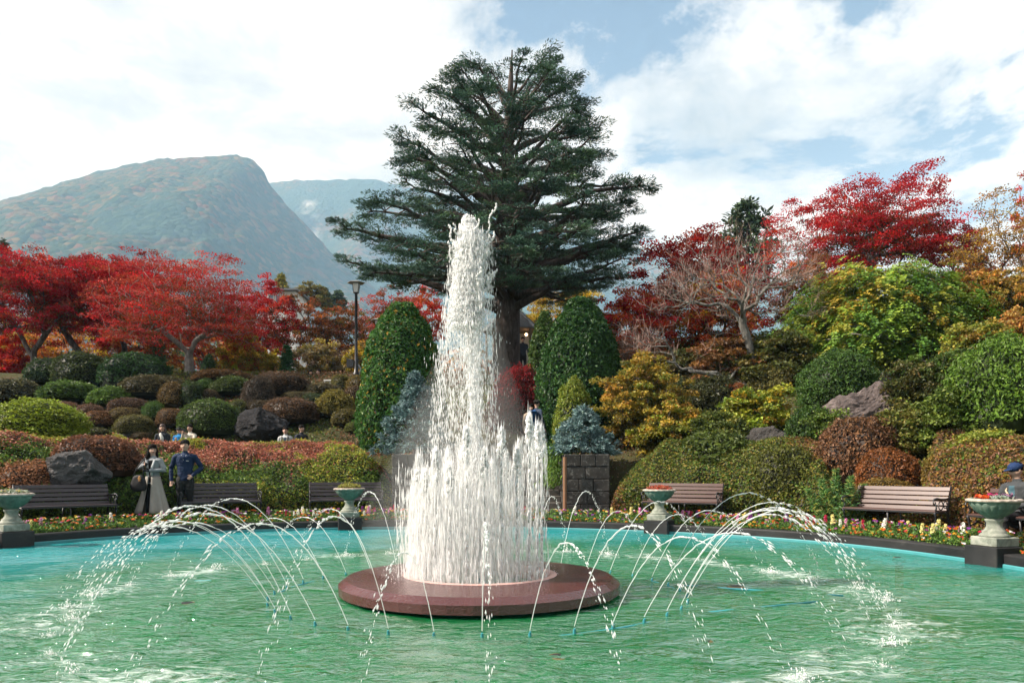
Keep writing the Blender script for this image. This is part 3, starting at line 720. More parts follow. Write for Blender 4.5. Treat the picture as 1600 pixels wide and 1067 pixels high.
for (lab, px, top, bot, hw, Y, cols, sd) in [
    ('orange maple glowing low behind the crooked dark stems', 130, 480, 580, 75, 43, ORNG + YELL[:1], 31),
    ('flame orange maple behind the pale forked trunk', 222, 470, 580, 70, 44.5, ORNG + BRED[:1], 32),
    ('golden maple low beside the frame edge behind dark trunks', 30, 500, 590, 60, 44, YELL + ORNG[:2], 33),
    ('orange red maple under the crown of the wide pinkish maple', 330, 470, 575, 60, 46, ORNG + BRED, 34),
    ('rust and olive maple below the white house', 475, 462, 575, 62, 43.5, RUST + ORNG[:1], 35),
    ('rust brown maple behind the tall lamp post', 545, 462, 580, 60, 45, RUST, 36),
    ('faded russet maple between the lamp post and the domed conifer', 612, 438, 560, 58, 50, RUST[:3] + PINKR[:2], 37),
    ('scarlet maple peeping over the broad domed conifer', 660, 446, 540, 42, 52, BRED + ORNG[:1], 38),
    ('yellow maple with a patch of red leaves at its top beside the seated couple', 376, 515, 590, 36, 37, YELL + [(.30, .26, .03), (.45, .10, .03)], 39),
    ('vivid red young maple low behind the dark trunks', 12, 520, 600, 34, 39, BRED, 40),
    ('pale yellow half-bare shrub tree behind the seated couple', 500, 532, 592, 38, 37, [(.36, .28, .14), (.30, .24, .16), (.42, .32, .08)], 41),
    ('yellow leaved shrub tree beside the lamp post', 572, 535, 592, 30, 36.5, YELL + [(.40, .34, .14)], 42),
    ('golden olive shrub tree by the small green cone', 415, 545, 595, 30, 38, YELL + [(.22, .22, .03)], 43),
    ('bright yellow tree behind the cedar trunk', 872, 438, 520, 66, 47, YELL + [(.55, .42, .03)], 44),
    ('russet tree between the cedar trunk and the domed yew', 915, 472, 540, 40, 44, RUST, 45),
]:
    maple(lab, px, top, bot, hw, Y, cols, sd, inner=None, nt=190, per=70, leaf=.10, group=G2, fork=.25, lump=.3)
G3 = 'autumn trees on the bank behind the bare tree'
maple('deep crimson maple behind the bare grey tree', 1095, 350, 520, 105, 34, CRIM + BRED + CRIMD[:1], 51, 1110, nt=420, per=100, leaf=.10, group=G3, lump=.3)
maple('scarlet and orange maple hanging low beside the domed yew', 992, 446, 560, 64, 31, BRED + ORNG[:1], 52, 1010, nt=240, group=G3)
maple('orange maple glowing behind the grey branches', 1120, 420, 545, 70, 30.5, ORNG + BRED + YELL[:1], 53, nt=220, group=G3)
maple('orange brown maple between the two red maples', 1262, 398, 520, 52, 35, RUST + ORNG[:2], 54, nt=220, group=G3)
maple('dark red maple above the bare tree at its end away from the cedar', 1300, 412, 520, 50, 37, CRIM, 55, nt=200, group=G3)
maple('vivid red maple in layered sprays standing high against the sky', 1368, 268, 440, 148, 38, CRIM + BRED[1:2], 56, 1362, nt=560, per=120, lump=.34, fork=.55, shell=.30, thick=.05, group=G3, leaf=.09)
maple('sparse golden orange tree leaning in at the frame edge', 1562, 308, 490, 72, 30, [(.40, .20, .03), (.34, .22, .04), (.28, .16, .04)], 57, 1590, nt=260, per=34, lump=.35, fork=.5, group=G3, leaf=.08, shell=.3)
maple('dark red maple between the vivid red maple and the golden tree', 1505, 350, 480, 45, 36, CRIMD, 58, nt=170, group=G3)
maple('orange red tree top cut by the frame edge above the golden tree', 1625, 255, 420, 45, 34, ORNG + BRED, 59, nt=160, per=55, group=G3, lump=.35)

# pine behind the crimson maple, distant trees by the white house
def conifer(label, px, top, bot, hw, Y, cols, seed, name='conifer_tree', dens=240, blade=.22, cone=1.0, cat='tree', group=None, per=26):
    r = np.random.default_rng(seed); X = (px - CX) / F * Y; g = gz(X, Y); zt = P(px, top, Y)[2] - g; zb = P(px, bot, Y)[2] - g; rx = hw / F * Y
    o = thing(name, label, cat, (X, Y, g), 0, group)
    h = zb + (zt - zb) * r.random(dens) ** 1.25; f = (zt - h) / (zt - zb); a = r.random(dens) * 2 * math.pi; q = rx * f ** (.55 * cone) * np.sqrt(r.uniform(.15, 1, dens))
    q *= 1 + .25 * (vnoise(np.stack([a, h * 1.4, 0 * a], 1) * 1.2, seed) * 2 - 1)
    tips = np.stack([np.cos(a) * q, np.sin(a) * q, h], 1); tr = np.linspace([0, 0, -.2], [0, 0, zt * .985], 16)
    N, par, ti = skeleton(tr, tips, r, .5, .8, 0.1)
    link('trunk', branch_mesh('trunk', N, par, branch_radii(par, ti, .05 + rx * .07, .008), M_CEDARBARK, 5), o)
    k = np.repeat(np.arange(dens), per); m = len(k); off = r.normal(0, rx * .085 + .03, (m, 3)) * [1, 1, .6]
    T = unit(off + np.stack([np.cos(a), np.sin(a), 0 * a], 1)[k] * .15 + [0, 0, .05]); L = blade * (.6 + .8 * r.random(m))
    V, Fq = leaf_arrays(tips[k] + off, unit(rand_dirs(m, r) + [0, 0, .8]), L, L * .35, r, T, .03)
    link('crown', new_mesh('crown', V, Fq, np.repeat(palette(m, cols, r, .22), 4, 0), mats=[M_NEEDLE]), o)
    return o
PINE = [(.03, .06, .03), (.045, .08, .035), (.06, .10, .05)]
conifer('dark pine top rising behind the crimson maple', 1168, 318, 420, 48, 46, PINE, 61, 'pine_tree', 150, .40, .7, per=20)
conifer('small dark pointed conifer at the frame edge above the red maples', 6, 370, 460, 13, 60, PINE, 62, dens=110)
conifer('yellowing pointed tree behind the white house', 440, 430, 480, 15, 92, [(.26, .24, .05), (.20, .20, .04), (.32, .26, .05)], 63, dens=150, blade=.4)
maple('olive brown tree beside the white house', 483, 444, 480, 34, 84, [(.20, .18, .05), (.24, .19, .06), (.16, .15, .04)], 64, nt=150, per=60, leaf=.2, name='far_tree')
conifer('dark green far conifer beyond the russet trees', 508, 452, 480, 12, 100, PINE, 65, dens=110, blade=.5)
conifer('low dark far conifer next to the lamp head', 528, 455, 485, 14, 105, PINE, 66, dens=110, blade=.5, cone=.6)
conifer('small dark green cone tree in front of the yellow shrubs', 448, 541, 590, 13, 36, [(.03, .10, .03), (.05, .13, .04)], 67, dens=200, blade=.12)
conifer('small green cone tree half hidden below the wide pinkish maple', 244, 522, 590, 17, 38.5, [(.04, .10, .03), (.06, .12, .04)], 68, dens=220, blade=.13)
conifer('low green cone shrub beside the pale forked trunk', 327, 555, 598, 14, 36.5, [(.05, .12, .04), (.07, .14, .04)], 69, dens=180, blade=.11)

# a belt of mixed wood that closes the view under the mountain
r = np.random.default_rng(70); VV, FF, CC = [], [], []; off = 0
for i in range(150):
    Y = r.uniform(58, 135); px = r.uniform(-260, 1900); X = (px - CX) / F * Y; g = gz(X, Y); hh = r.uniform(2.2, 4.6) * (0.75 if 380 < px < 640 else 1); rx = r.uniform(2, 4.2)
    n = 300; u = rand_dirs(n, r); rad_ = r.uniform(.6, 1.05, (n, 1)); Pt = np.array([X, Y, g + hh * .75]) + u * rad_ * [rx, rx, hh * .8]
    cl = [RUST, ORNG, [(.10, .12, .03), (.16, .15, .04)], PINE, YELL, CRIMD][r.choice(6, p=[.28, .15, .25, .14, .1, .08])]
    V, Fq = leaf_arrays(Pt, unit(u + rand_dirs(n, r)), .75 * (.6 + .8 * r.random(n)), .5, r); VV.append(V); FF.append(Fq + off); off += len(V); CC.append(np.repeat(palette(n, cl, r, .2), 4, 0))
wood = stuff(link('distant_woodland', new_mesh('distant_woodland', np.concatenate(VV), np.concatenate(FF), np.concatenate(CC), mats=[M_LEAF])))

# ------------------------------------------------------------------ bare tree
M_LICHEN = bark('lichen_bark', (.05, .045, .04), (.13, .125, .11), (.30, .30, .27), 7)
def bare_tree():
    r = np.random.default_rng(81); Y = 24.2; b = np.array([(1185 - CX) / F * Y, Y, 0]); b[2] = gz(b[0], b[1]); q = lambda px, py, dy=0: P(px, py, Y + dy) - b
    o = thing('bare_tree', 'leafless grey tree with tangled twigs and a low sideways limb', 'tree', b)
    tr = np.array([(0, 0, -.2), q(1183, 600), q(1178, 575), q(1173, 550), q(1167, 528), q(1160, 508, .05), q(1150, 492, .1), q(1135, 478, .1)])
    att = dome_points(330, q(1130, 462), 3.0, 1.7, 1.85, r, -.45, .35, .28, 3)
    att2 = dome_points(110, q(1235, 425, .3), 1.1, 1.0, 1.6, r, -.6, .3, .25, 4)
    att3 = dome_points(60, q(1000, 545, -.3), 1.1, .9, .75, r, -.8, .2, .2, 5)
    low = np.array([q(1160, 602, -.1), q(1130, 590, -.2), q(1105, 582, -.25), q(1085, 580, -.3), q(1108, 545, -.2), q(1110, 520, -.2)])
    N, par, tips = skeleton(tr, np.concatenate([low, att, att2, att3]), r, .28, .22, .25, .07)
    rd = branch_radii(par, tips, .15, .0065, .52); me = branch_mesh('trunk', N, par, rd, M_LICHEN, 5, .3); link('trunk', me, o)
    lim = MB().tube([q(1182, 606), q(1160, 602, -.1), q(1135, 592, -.2), q(1105, 583, -.25), q(1075, 579, -.3)], [.085, .085, .078, .07, .05], 8); lim.obj('limb', M_LICHEN, o, True)
    T0 = N[tips]; k = np.repeat(np.arange(len(T0)), 9); m = len(k); D = unit(unit(N[tips] - N[par[tips]])[k] * .8 + rand_dirs(m, r) * .55 + [0, 0, .75]); L = r.uniform(.18, .62, m)
    V, Fq = leaf_arrays(T0[k] + D * L[:, None] * .5 + r.normal(0, .06, (m, 3)), rand_dirs(m, r), L, .0095, r, D, 0.0)
    link('twigs', new_mesh('twigs', V, Fq, mats=[M_TWIG]), o)
bare_tree()

# ------------------------------------------------------------------ clipped hedges on both sides of the stairs
def hedge(name, label, th0, th1, prof, n, seed, colfn, lump=.16, leaf=.06, endtaper=True, hf=None):
    r = np.random.default_rng(seed); pf = np.array(prof, float); sl = np.concatenate([[0], np.cumsum(np.hypot(*np.diff(pf, axis=0).T))]); sl /= sl[-1]
    def surf(u, v):
        th = th0 + (th1 - th0) * u; d = np.interp(v, sl, pf[:, 0]); z = np.interp(v, sl, pf[:, 1]); p = rim_pt(th, d, z)
        dv = .02; n_ = np.stack([np.interp(v + dv, sl, pf[:, 1]) - np.interp(v - dv, sl, pf[:, 1]), np.interp(v + dv, sl, pf[:, 0]) - np.interp(v - dv, sl, pf[:, 0])], -1); n_ = n_ / (np.linalg.norm(n_, axis=-1, keepdims=True) + 1e-9)
        nrm = np.stack([-np.cos(th) * n_[..., 0], -np.sin(th) * n_[..., 0], n_[..., 1]], -1)
        sh = p.shape; h = (2 * fbm(p.reshape(-1, 3) * .75, seed, 3) - 1).reshape(sh[:-1]) * lump * 1.7 + (2 * vnoise(p.reshape(-1, 3) * 2.6, seed + 9) - 1).reshape(sh[:-1]) * lump * .5
        e = np.minimum(1, np.minimum(u, 1 - u) * 14) if endtaper else 1
        p = p + nrm * (h * smooth(0, .12, v))[..., None]; p[..., 2] = .2 + (p[..., 2] - .2) * (.35 + .65 * np.sqrt(e)) * (1 if hf is None else hf(p)); return p, nrm
    u, v = r.random(n), r.random(n); Pt, nrm = surf(u, v); Pt = Pt + nrm * r.normal(0, .025, (n, 1))
    ln = unit(nrm * .8 + rand_dirs(n, r) * .9 + [0, 0, .3]); L = leaf * (.6 + .8 * r.random(n)); V, Fq = leaf_arrays(Pt, ln, L, L * .6, r)
    col = colfn(Pt, u, v, r)
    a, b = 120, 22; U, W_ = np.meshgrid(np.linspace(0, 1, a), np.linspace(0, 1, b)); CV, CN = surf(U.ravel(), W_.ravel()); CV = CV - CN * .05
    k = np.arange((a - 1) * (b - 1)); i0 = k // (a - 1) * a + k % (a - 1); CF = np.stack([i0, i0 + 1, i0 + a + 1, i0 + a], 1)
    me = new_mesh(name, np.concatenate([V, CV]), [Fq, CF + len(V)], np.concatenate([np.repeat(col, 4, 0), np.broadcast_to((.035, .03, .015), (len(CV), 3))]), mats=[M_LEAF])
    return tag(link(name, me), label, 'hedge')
def pickmix(sel, A, B, r, jit=.2):
    n = len(sel); a = palette(n, A, r, jit); b = palette(n, B, r, jit); return np.where((r.random(n) < sel)[:, None], a, b)
REDB = [(.40, .12, .08), (.46, .18, .12), (.28, .09, .055), (.34, .15, .07), (.50, .25, .17), (.13, .05, .03)]
YGRN = [(.26, .30, .03), (.34, .36, .05), (.16, .21, .03), (.38, .32, .05)]
GRN = [(.07, .14, .02), (.11, .19, .03), (.035, .07, .012), (.16, .22, .03)]
OLV = [(.13, .15, .025), (.18, .18, .03), (.06, .08, .015), (.22, .17, .035)]
BRN = [(.17, .085, .04), (.22, .11, .05), (.12, .07, .035), (.26, .13, .07)]
def left_cols(Pt, u, v, r):
    q = fbm(Pt * [.55, .55, .9], 91, 4); red = smooth(.25, .55, v + (q - .5) * 1.2); y = smooth(.50, .58, fbm(Pt * [.9, .9, 1.6] + 7, 93, 4) + .10 * smooth(-6.5, -4.5, Pt[:, 0]))
    low = pickmix(1 - y * .6, GRN, YGRN, r); hi = pickmix(1 - y * .9, REDB, YGRN, r); c = np.where((r.random(len(v)) < red)[:, None], hi, low)
    return c
thL0, thL1 = theta_at(614, 1.9), R(166)
pfl = [(1.72, .18), (1.74, .55), (1.82, .85), (2.05, 1.08), (2.5, 1.36), (3.1, 1.70), (3.7, 1.98), (4.2, 2.10), (4.6, 2.08), (4.9, 1.85), (5.0, 1.5)]
hedge('azalea_hedge', 'long clipped azalea bank, brick red on top and green below, behind the dark benches', thL0, thL1, pfl, 95000, 92, left_cols, .17)
def right_cols(Pt, u, v, r):
    q = fbm(Pt * [.6, .6, .8], 95, 4); br = smooth(.50, .66, q + .28 * smooth(5.5, 8.0, Pt[:, 0]) - .04); 
    a = pickmix(0 * v + .65, OLV, GRN, r); b = pickmix(0 * v + .6, BRN, [(.26, .13, .03), (.30, .17, .035), (.20, .14, .03)], r); return np.where((r.random(len(v)) < br * .85)[:, None], b, a)
pfr = [(1.70, .18), (1.70, .60), (1.76, 1.0), (1.95, 1.32), (2.35, 1.62), (2.9, 1.85), (3.6, 2.02), (4.3, 2.0), (4.7, 1.6)]
hedge('azalea_hedge', 'clipped olive and rust hedge bank behind the brown benches beyond the stairs', theta_at(958, 1.9), R(-6), pfr, 104000, 96, right_cols, .20, hf=lambda p: 1 - .62 * smooth(1275, 1320, CX + F * p[..., 0] / p[..., 1]) * (1 - smooth(1430, 1470, CX + F * p[..., 0] / p[..., 1])))

# ------------------------------------------------------------------ shrubs
def unit_mound(nm, seed, n, leaf, lump, box=2.2, aspect=.6, fuzz=.03, flat=.3): 
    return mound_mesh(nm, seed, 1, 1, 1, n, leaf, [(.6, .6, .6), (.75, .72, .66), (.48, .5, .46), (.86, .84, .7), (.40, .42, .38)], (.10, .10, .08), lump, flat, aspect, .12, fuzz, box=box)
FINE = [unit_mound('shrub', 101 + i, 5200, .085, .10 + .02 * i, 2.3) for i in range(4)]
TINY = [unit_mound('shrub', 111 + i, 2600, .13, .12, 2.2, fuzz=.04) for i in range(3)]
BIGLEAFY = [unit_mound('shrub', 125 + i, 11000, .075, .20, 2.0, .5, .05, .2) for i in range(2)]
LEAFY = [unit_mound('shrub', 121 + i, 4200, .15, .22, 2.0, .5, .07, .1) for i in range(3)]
def lobed(seed, leaf=.10, per=900, lobes=13):
    """A loose shrub: many small leafy lobes, with gaps between them."""
    r = np.random.default_rng(seed); VV, FF, CC, o = [], [], [], 0; u = rand_dirs(60, r); u = u[u[:, 2] > -.3][:lobes]
    for q in range(len(u)):
        rad_ = r.uniform(.26, .44); c = u[q] * (1.02 - rad_) * r.uniform(.8, 1.08); n = int(per * (rad_ / .35) ** 2); w = rand_dirs(n, r)
        Pt = c + w * rad_ * (.72 + .5 * r.random((n, 1)) ** .8) * [1.15, 1.15, .75]; V, Fq = leaf_arrays(Pt, unit(w * .5 + rand_dirs(n, r) + [0, 0, .35]), leaf * (.6 + .8 * r.random(n)), leaf * .5, r); VV.append(V); FF.append(Fq + o); o += len(V)
        CC.append(np.repeat(palette(n, [(.6, .6, .6), (.75, .72, .66), (.48, .5, .46), (.86, .80, .6), (.40, .42, .38)], r, .12) * r.uniform(.75, 1.2), 4, 0))
    return new_mesh('shrub', np.concatenate(VV), np.concatenate(FF), np.clip(np.concatenate(CC), 0, .95), mats=[M_LEAF])
LOOSE = [lobed(131 + i) for i in range(4)]
_si = [0]
def shrub(label, px, cy, hw, hh, col, kind=None, Y=None, name='shrub', group=None, ry=None, sink=.75):
    if Y is None: Y = on_ground(px, cy + hh * .8)[1]
    elif gz((px - CX) / F * Y, Y) > P(px, cy + hh * .2, Y)[2]: Y = on_ground(px, cy + hh * .8, 9)[1]
    c = P(px, cy + hh * (1 - 2 * 1 / 1.75) * 1.0, Y); rx = hw / F * Y; rz = hh * 2 / F * Y / 1.55
    c[2] = P(px, cy - hh, Y)[2] - rz
    kind = kind or (TINY if hw < 22 else FINE); _si[0] += 1; me = kind[_si[0] % len(kind)]
    o = link(name, me, loc=c, rot=(0, 0, _si[0] * 1.7), scale=(rx, ry or rx * .95, rz))
    o.scale = (max(rx, (ry or rx)), max(rx, (ry or rx)), rz) if ry is None else (rx, ry, rz)
    if ry is not None: o.rotation_euler = (0, 0, 0)
    o.color = (*[q / .62 for q in col], 1); return tag(o, label, 'shrub', group)
DKG, OLI, BR, BRP, LG, GO = (.035, .065, .02), (.085, .085, .025), (.15, .085, .045), (.20, .11, .075), (.08, .14, .03), (.20, .17, .04)
GS = 'clipped shrubs in the rock garden behind the azalea bank'
for (lab, px, cy, hw, hh, col, kd) in [
    ('small dark green clump low below the leaning dark trunks', 79, 583, 34, 22, DKG, None),
    ('dark olive mound beside the biggest dark green mound', 131, 580, 45, 28, (.05, .07, .02), None),
    ('biggest dark green clipped mound below the red maples', 211, 584, 50, 28, (.03, .075, .02), None),
    ('wide brown green mound in front of the biggest dark green mound', 240, 606, 48, 19, (.08, .07, .03), None),
    ('round brown shrub just below the pale forked trunk', 270, 619, 21, 20, (.14, .09, .03), None),
    ('dark green shrub touching the foot of the pale forked trunk', 299, 618, 19, 20, (.04, .065, .02), None),
    ('grey olive bush at the frame edge above the bright yellow-green bush', 24, 614, 38, 19, (.09, .09, .05), LEAFY),
    ('fresh green leafy bush above the row of brown mounds', 108, 614, 40, 17, LG, LEAFY),
    ('light green leafy bush in the middle of the brown mounds', 174, 623, 33, 16, (.09, .16, .03), LEAFY),
    ('pinkish brown cushion next to the bright yellow-green bush', 98, 640, 28, 12, BRP, None),
    ('brown cushion directly right of the pinkish brown cushion', 142, 646, 21, 14, (.13, .075, .05), None),
    ('flat dark brown mound under the light green leafy bush', 203, 635, 29, 13, (.12, .07, .045), None),
    ('rusty brown spreading azalea above the flat olive cushion', 157, 655, 26, 13, (.18, .09, .04), None),
    ('olive brown azalea behind the smooth olive dome', 198, 650, 24, 13, (.14, .10, .035), None),
    ('smooth olive dome at the front of the rock garden', 210, 666, 29, 16, (.12, .11, .03), None),
    ('flat olive cushion at the foot of the rusty azalea', 150, 676, 18, 8, (.10, .10, .04), None),
    ('little green leafy shrub above the woman in the dark scarf', 241, 644, 17, 15, (.07, .13, .03), LEAFY),
    ('smooth brown dome right behind the seated visitors', 270, 654, 24, 15, (.16, .09, .04), None),
    ('large round green shrub beside the man in the cream jacket', 327, 655, 43, 28, (.075, .12, .025), None),
    ('olive shrub leaning on the large round green shrub', 371, 642, 17, 16, (.10, .11, .03), None),
    ('low brown cushion to the left of the three visitors', 222, 681, 15, 6, (.11, .08, .04), None),
    ('long flat-topped brown hedge left of the seated couple', 350, 589, 44, 10, (.17, .095, .04), None),
    ('sprawling green shrub with pale tips under the brown hedge', 364, 605, 31, 15, (.07, .10, .03), LEAFY),
    ('tiny green bush close to the foot of the pale forked trunk', 322, 602, 15, 9, (.07, .13, .03), LEAFY),
    ('small dark brown mound between the green bushes', 326, 620, 17, 11, (.09, .065, .035), None),
    ('dark purple brown shrub beside the largest brown mound', 405, 618, 25, 28, (.07, .05, .035), None),
    ('green leafy bush above the large round green shrub', 333, 637, 24, 11, (.06, .10, .03), LEAFY),
    ('largest brown clipped mound in front of the seated couple', 438, 602, 43, 20, (.105, .065, .04), None),
    ('feathery grey brown shrub below the white bench', 506, 610, 26, 11, (.13, .11, .06), LEAFY),
    ('box-shaped olive shrub beside the white bench', 533, 599, 15, 13, (.13, .12, .03), None),
    ('rusty olive shrub at the foot of the tall lamp post', 563, 602, 21, 15, (.15, .11, .03), None),
    ('dull red brown azalea above the two seated visitors by the dark rock', 455, 643, 40, 21, (.13, .075, .045), None),
    ('golden olive dome with a shaggy top near the domed conifer', 524, 634, 30, 21, GO, LEAFY),
    ('small olive dome in front of the golden olive dome', 540, 653, 21, 14, (.13, .11, .03), None),
    ('brown shrub squeezed between golden dome and domed conifer', 556, 620, 20, 16, (.11, .07, .035), None),
    ('low green cushion at the foot of the domed conifer', 557, 668, 17, 9, (.12, .14, .03), None),
    ('dark brown mound behind the dark rock', 412, 640, 26, 14, (.08, .06, .035), None),
    ('low olive shrub between the couple and the brown hedge', 470, 622, 30, 10, (.10, .085, .04), None),
    ('dusky green bush above the dull red brown azalea', 492, 628, 22, 12, (.05, .075, .025), None),
]: shrub(lab, px, cy, hw, hh, col, kd, group=GS)
# the bank on the near side of the path
shrub('bright yellow-green leafy bush swelling over the azalea bank at the frame edge', 52, 664, 80, 36, (.21, .27, .03), BIGLEAFY, Y=19.0, ry=1.1)
shrub('chestnut brown azalea mound on top of the bank beside the grey rock', 152, 714, 62, 33, (.19, .085, .05), None, Y=16.9)
shrub('pale orange azalea mound beside the grey rock near the first bench', 32, 754, 52, 35, (.32, .15, .08), None, Y=15.6)
GR = 'shrubs on the bank beyond the stairs'
for (lab, px, cy, hw, hh, col, kd, Y) in [
    ('round dark green shrub between the two grey rocks', 1266, 674, 34, 35, (.05, .10, .02), LEAFY, 19.6),
    ('green leafy shrub beside the biggest rock under the locust tree', 1308, 602, 58, 48, (.06, .12, .025), BIGLEAFY, 22.3),
    ('big russet brown clipped mound in front of the biggest rock', 1340, 708, 60, 54, (.17, .085, .045), FINE, 16.6),
    ('rust red clipped mound behind the second brown bench', 1386, 742, 46, 40, (.20, .075, .025), FINE, 15.4),
    ('olive brown lobe just above the back of the second brown bench', 1382, 776, 48, 26, (.17, .11, .025), FINE, 14.8),
    ('mossy green lobe of hedge next to the young fir', 1222, 752, 52, 54, (.10, .11, .02), FINE, 16.6),
    ('dull green leafy mound below the white-flecked rock', 1118, 716, 66, 36, (.08, .11, .025), LEAFY, 18.6),
    ('small red brown shrub beside the lichened rock', 1490, 694, 26, 24, (.15, .08, .035), FINE, 16.8),
    ('yellowing low plants above the lichened rock', 1432, 668, 44, 30, (.13, .15, .03), LOOSE, 18.2),
    ('green leafy low plants in front of the big round bush', 1508, 672, 46, 26, (.12, .16, .03), LOOSE, 17.6),
    ('big round dense green bush cut by the frame edge', 1574, 612, 84, 78, (.10, .18, .025), BIGLEAFY, 18.8),
    ('olive lobe of the hedge close to the seated person', 1490, 742, 40, 36, (.18, .12, .025), FINE, 14.8),
    ('dark bush in the shade under the bare tree', 1120, 625, 42, 34, (.05, .055, .02), LEAFY, 22.6),
    ('ochre bush under the sideways limb of the bare tree', 1215, 600, 40, 34, (.12, .11, .03), LOOSE, 23.6),
    ('small rust orange shrub below the sideways limb', 1147, 612, 18, 16, (.26, .09, .03), LOOSE, 22.0),
    ('green undergrowth bush at the foot of the domed yew', 1060, 612, 40, 26, (.06, .08, .025), LOOSE, 23.8),
]: shrub(lab, px, cy, hw, hh, col, kd, Y=Y, group=GR)

GOLD = [(.36, .24, .03), (.30, .24, .035), (.42, .26, .04), (.22, .20, .03), (.16, .17, .03)]
LIME = [(.26, .30, .03), (.32, .34, .04), (.20, .26, .03), (.42, .28, .03), (.15, .20, .025)]
def bank_shrub(label, px, top, bot, hw, Y, cols, seed, **k):
    if gz((px - CX) / F * Y, Y) > P(px, top * .4 + bot * .6, Y)[2]: Y = on_ground(px, bot, 9)[1]
    X = (px - CX) / F * Y; k.setdefault('nt', 230); k.setdefault('per', 85); k.setdefault('leaf', .075); k.setdefault('pad', .20); k.setdefault('thick', .04)
    return maple(label, px, top, bot, hw, Y, cols, seed, name='bank_shrub', cat='shrub', inner=[(.10, .10, .025), (.06, .07, .02)], fork=.15, lump=.3, trunk_r=.05, mat=M_LEAF, shell=.5, low=-.7, base=(X, Y, gz(X, Y)), group=GR, **k)
bank_shrub('golden orange leafy shrub spreading above the blue spruce', 1005, 560, 690, 76, 21.2, GOLD, 231, nt=300)
bank_shrub('lower golden green lobe of leafy shrub above the first brown bench', 1060, 628, 716, 66, 20.2, GOLD[1:] + LIME[:1], 232)
bank_shrub('yellow-green shrub with orange tips beside the white-flecked rock', 1180, 606, 700, 62, 20.4, LIME, 233, leaf=.09)
bank_shrub('olive undergrowth between golden shrub and yellow-green shrub', 1112, 640, 720, 50, 19.6, [(.10, .13, .025), (.15, .17, .03), (.07, .10, .02)], 234)
bank_shrub('orange leaved branches hanging in at the frame edge over the round bush', 1592, 485, 570, 52, 20.5, [(.46, .22, .05), (.40, .17, .04), (.34, .24, .06)], 235, leaf=.07)
bank_shrub('golden branches low at the frame edge behind the drooping tree', 1560, 420, 520, 60, 24.5, [(.38, .24, .04), (.44, .22, .04), (.28, .22, .04)], 236, leaf=.08)
bank_shrub('loose green shrub with dark gaps between boulder and round bush', 1482, 610, 700, 52, 18.6, [(.12, .18, .03), (.17, .22, .035), (.08, .12, .02)], 237)
bank_shrub('olive shrub above the lichened rock', 1415, 640, 710, 40, 18.2, [(.14, .15, .03), (.20, .17, .04), (.09, .11, .02)], 238)
bank_shrub('yellow-green low shrub at the foot of the round bush', 1545, 672, 730, 48, 16.8, [(.20, .25, .035), (.15, .20, .03), (.28, .26, .04)], 251, leaf=.06)
bank_shrub('olive low shrub between lichened rock and hedge', 1495, 690, 740, 36, 16.0, [(.14, .16, .03), (.20, .15, .035), (.24, .20, .04)], 252, leaf=.06)
bank_shrub('mixed green and rust shrub on the bank above the capped person', 1585, 690, 745, 40, 15.4, [(.24, .13, .035), (.16, .16, .03), (.30, .17, .04)], 253, leaf=.06)
bank_shrub('fresh green shrub tucked beside the biggest boulder', 1290, 640, 700, 36, 19.4, [(.10, .16, .03), (.14, .20, .03)], 254, leaf=.06)
bank_shrub('shaded green shrub under the drooping tree beside the round bush', 1478, 552, 640, 50, 21.5, [(.09, .14, .025), (.06, .10, .02), (.13, .17, .03)], 255, leaf=.08, nt=240)
bank_shrub('dark olive shrub in the hollow below the drooping tree', 1425, 572, 650, 46, 21.5, [(.06, .08, .02), (.09, .10, .025), (.12, .10, .03)], 256, leaf=.08)
bank_shrub('yellowing shrub at the edge of the drooping tree near the frame', 1530, 500, 590, 50, 23.5, [(.24, .22, .035), (.16, .19, .03), (.32, .24, .04)], 257, leaf=.08)
for i, (lab, px, top, bot, hw, Y, cols) in enumerate([
    ('dusky olive thicket behind the bare tree trunk', 1075, 540, 610, 60, 27, [(.10, .10, .03), (.14, .10, .04), (.07, .08, .02)]),
    ('russet thicket between the bare tree and the crimson maple', 1140, 520, 600, 60, 29, [(.20, .09, .03), (.14, .08, .03), (.26, .12, .04)]),
    ('green brown thicket right of the bare tree trunk', 1225, 515, 600, 62, 28, [(.12, .13, .03), (.18, .14, .03), (.09, .10, .025)]),
    ('dark red brown thicket close to the domed yew', 1000, 530, 620, 55, 27.5, [(.16, .06, .03), (.12, .07, .03), (.22, .08, .03)]),
    ('yellow olive thicket under the vivid red maple', 1310, 440, 560, 70, 32, [(.24, .20, .03), (.16, .17, .03), (.30, .22, .04)]),
    ('orange thicket behind the drooping green tree at the frame edge', 1500, 420, 540, 80, 31, [(.36, .16, .03), (.28, .18, .03), (.24, .10, .03)]),
]): bank_shrub(lab, px, top, bot, hw, Y, cols, 241 + i, nt=200, per=80, leaf=.10, pad=.3)
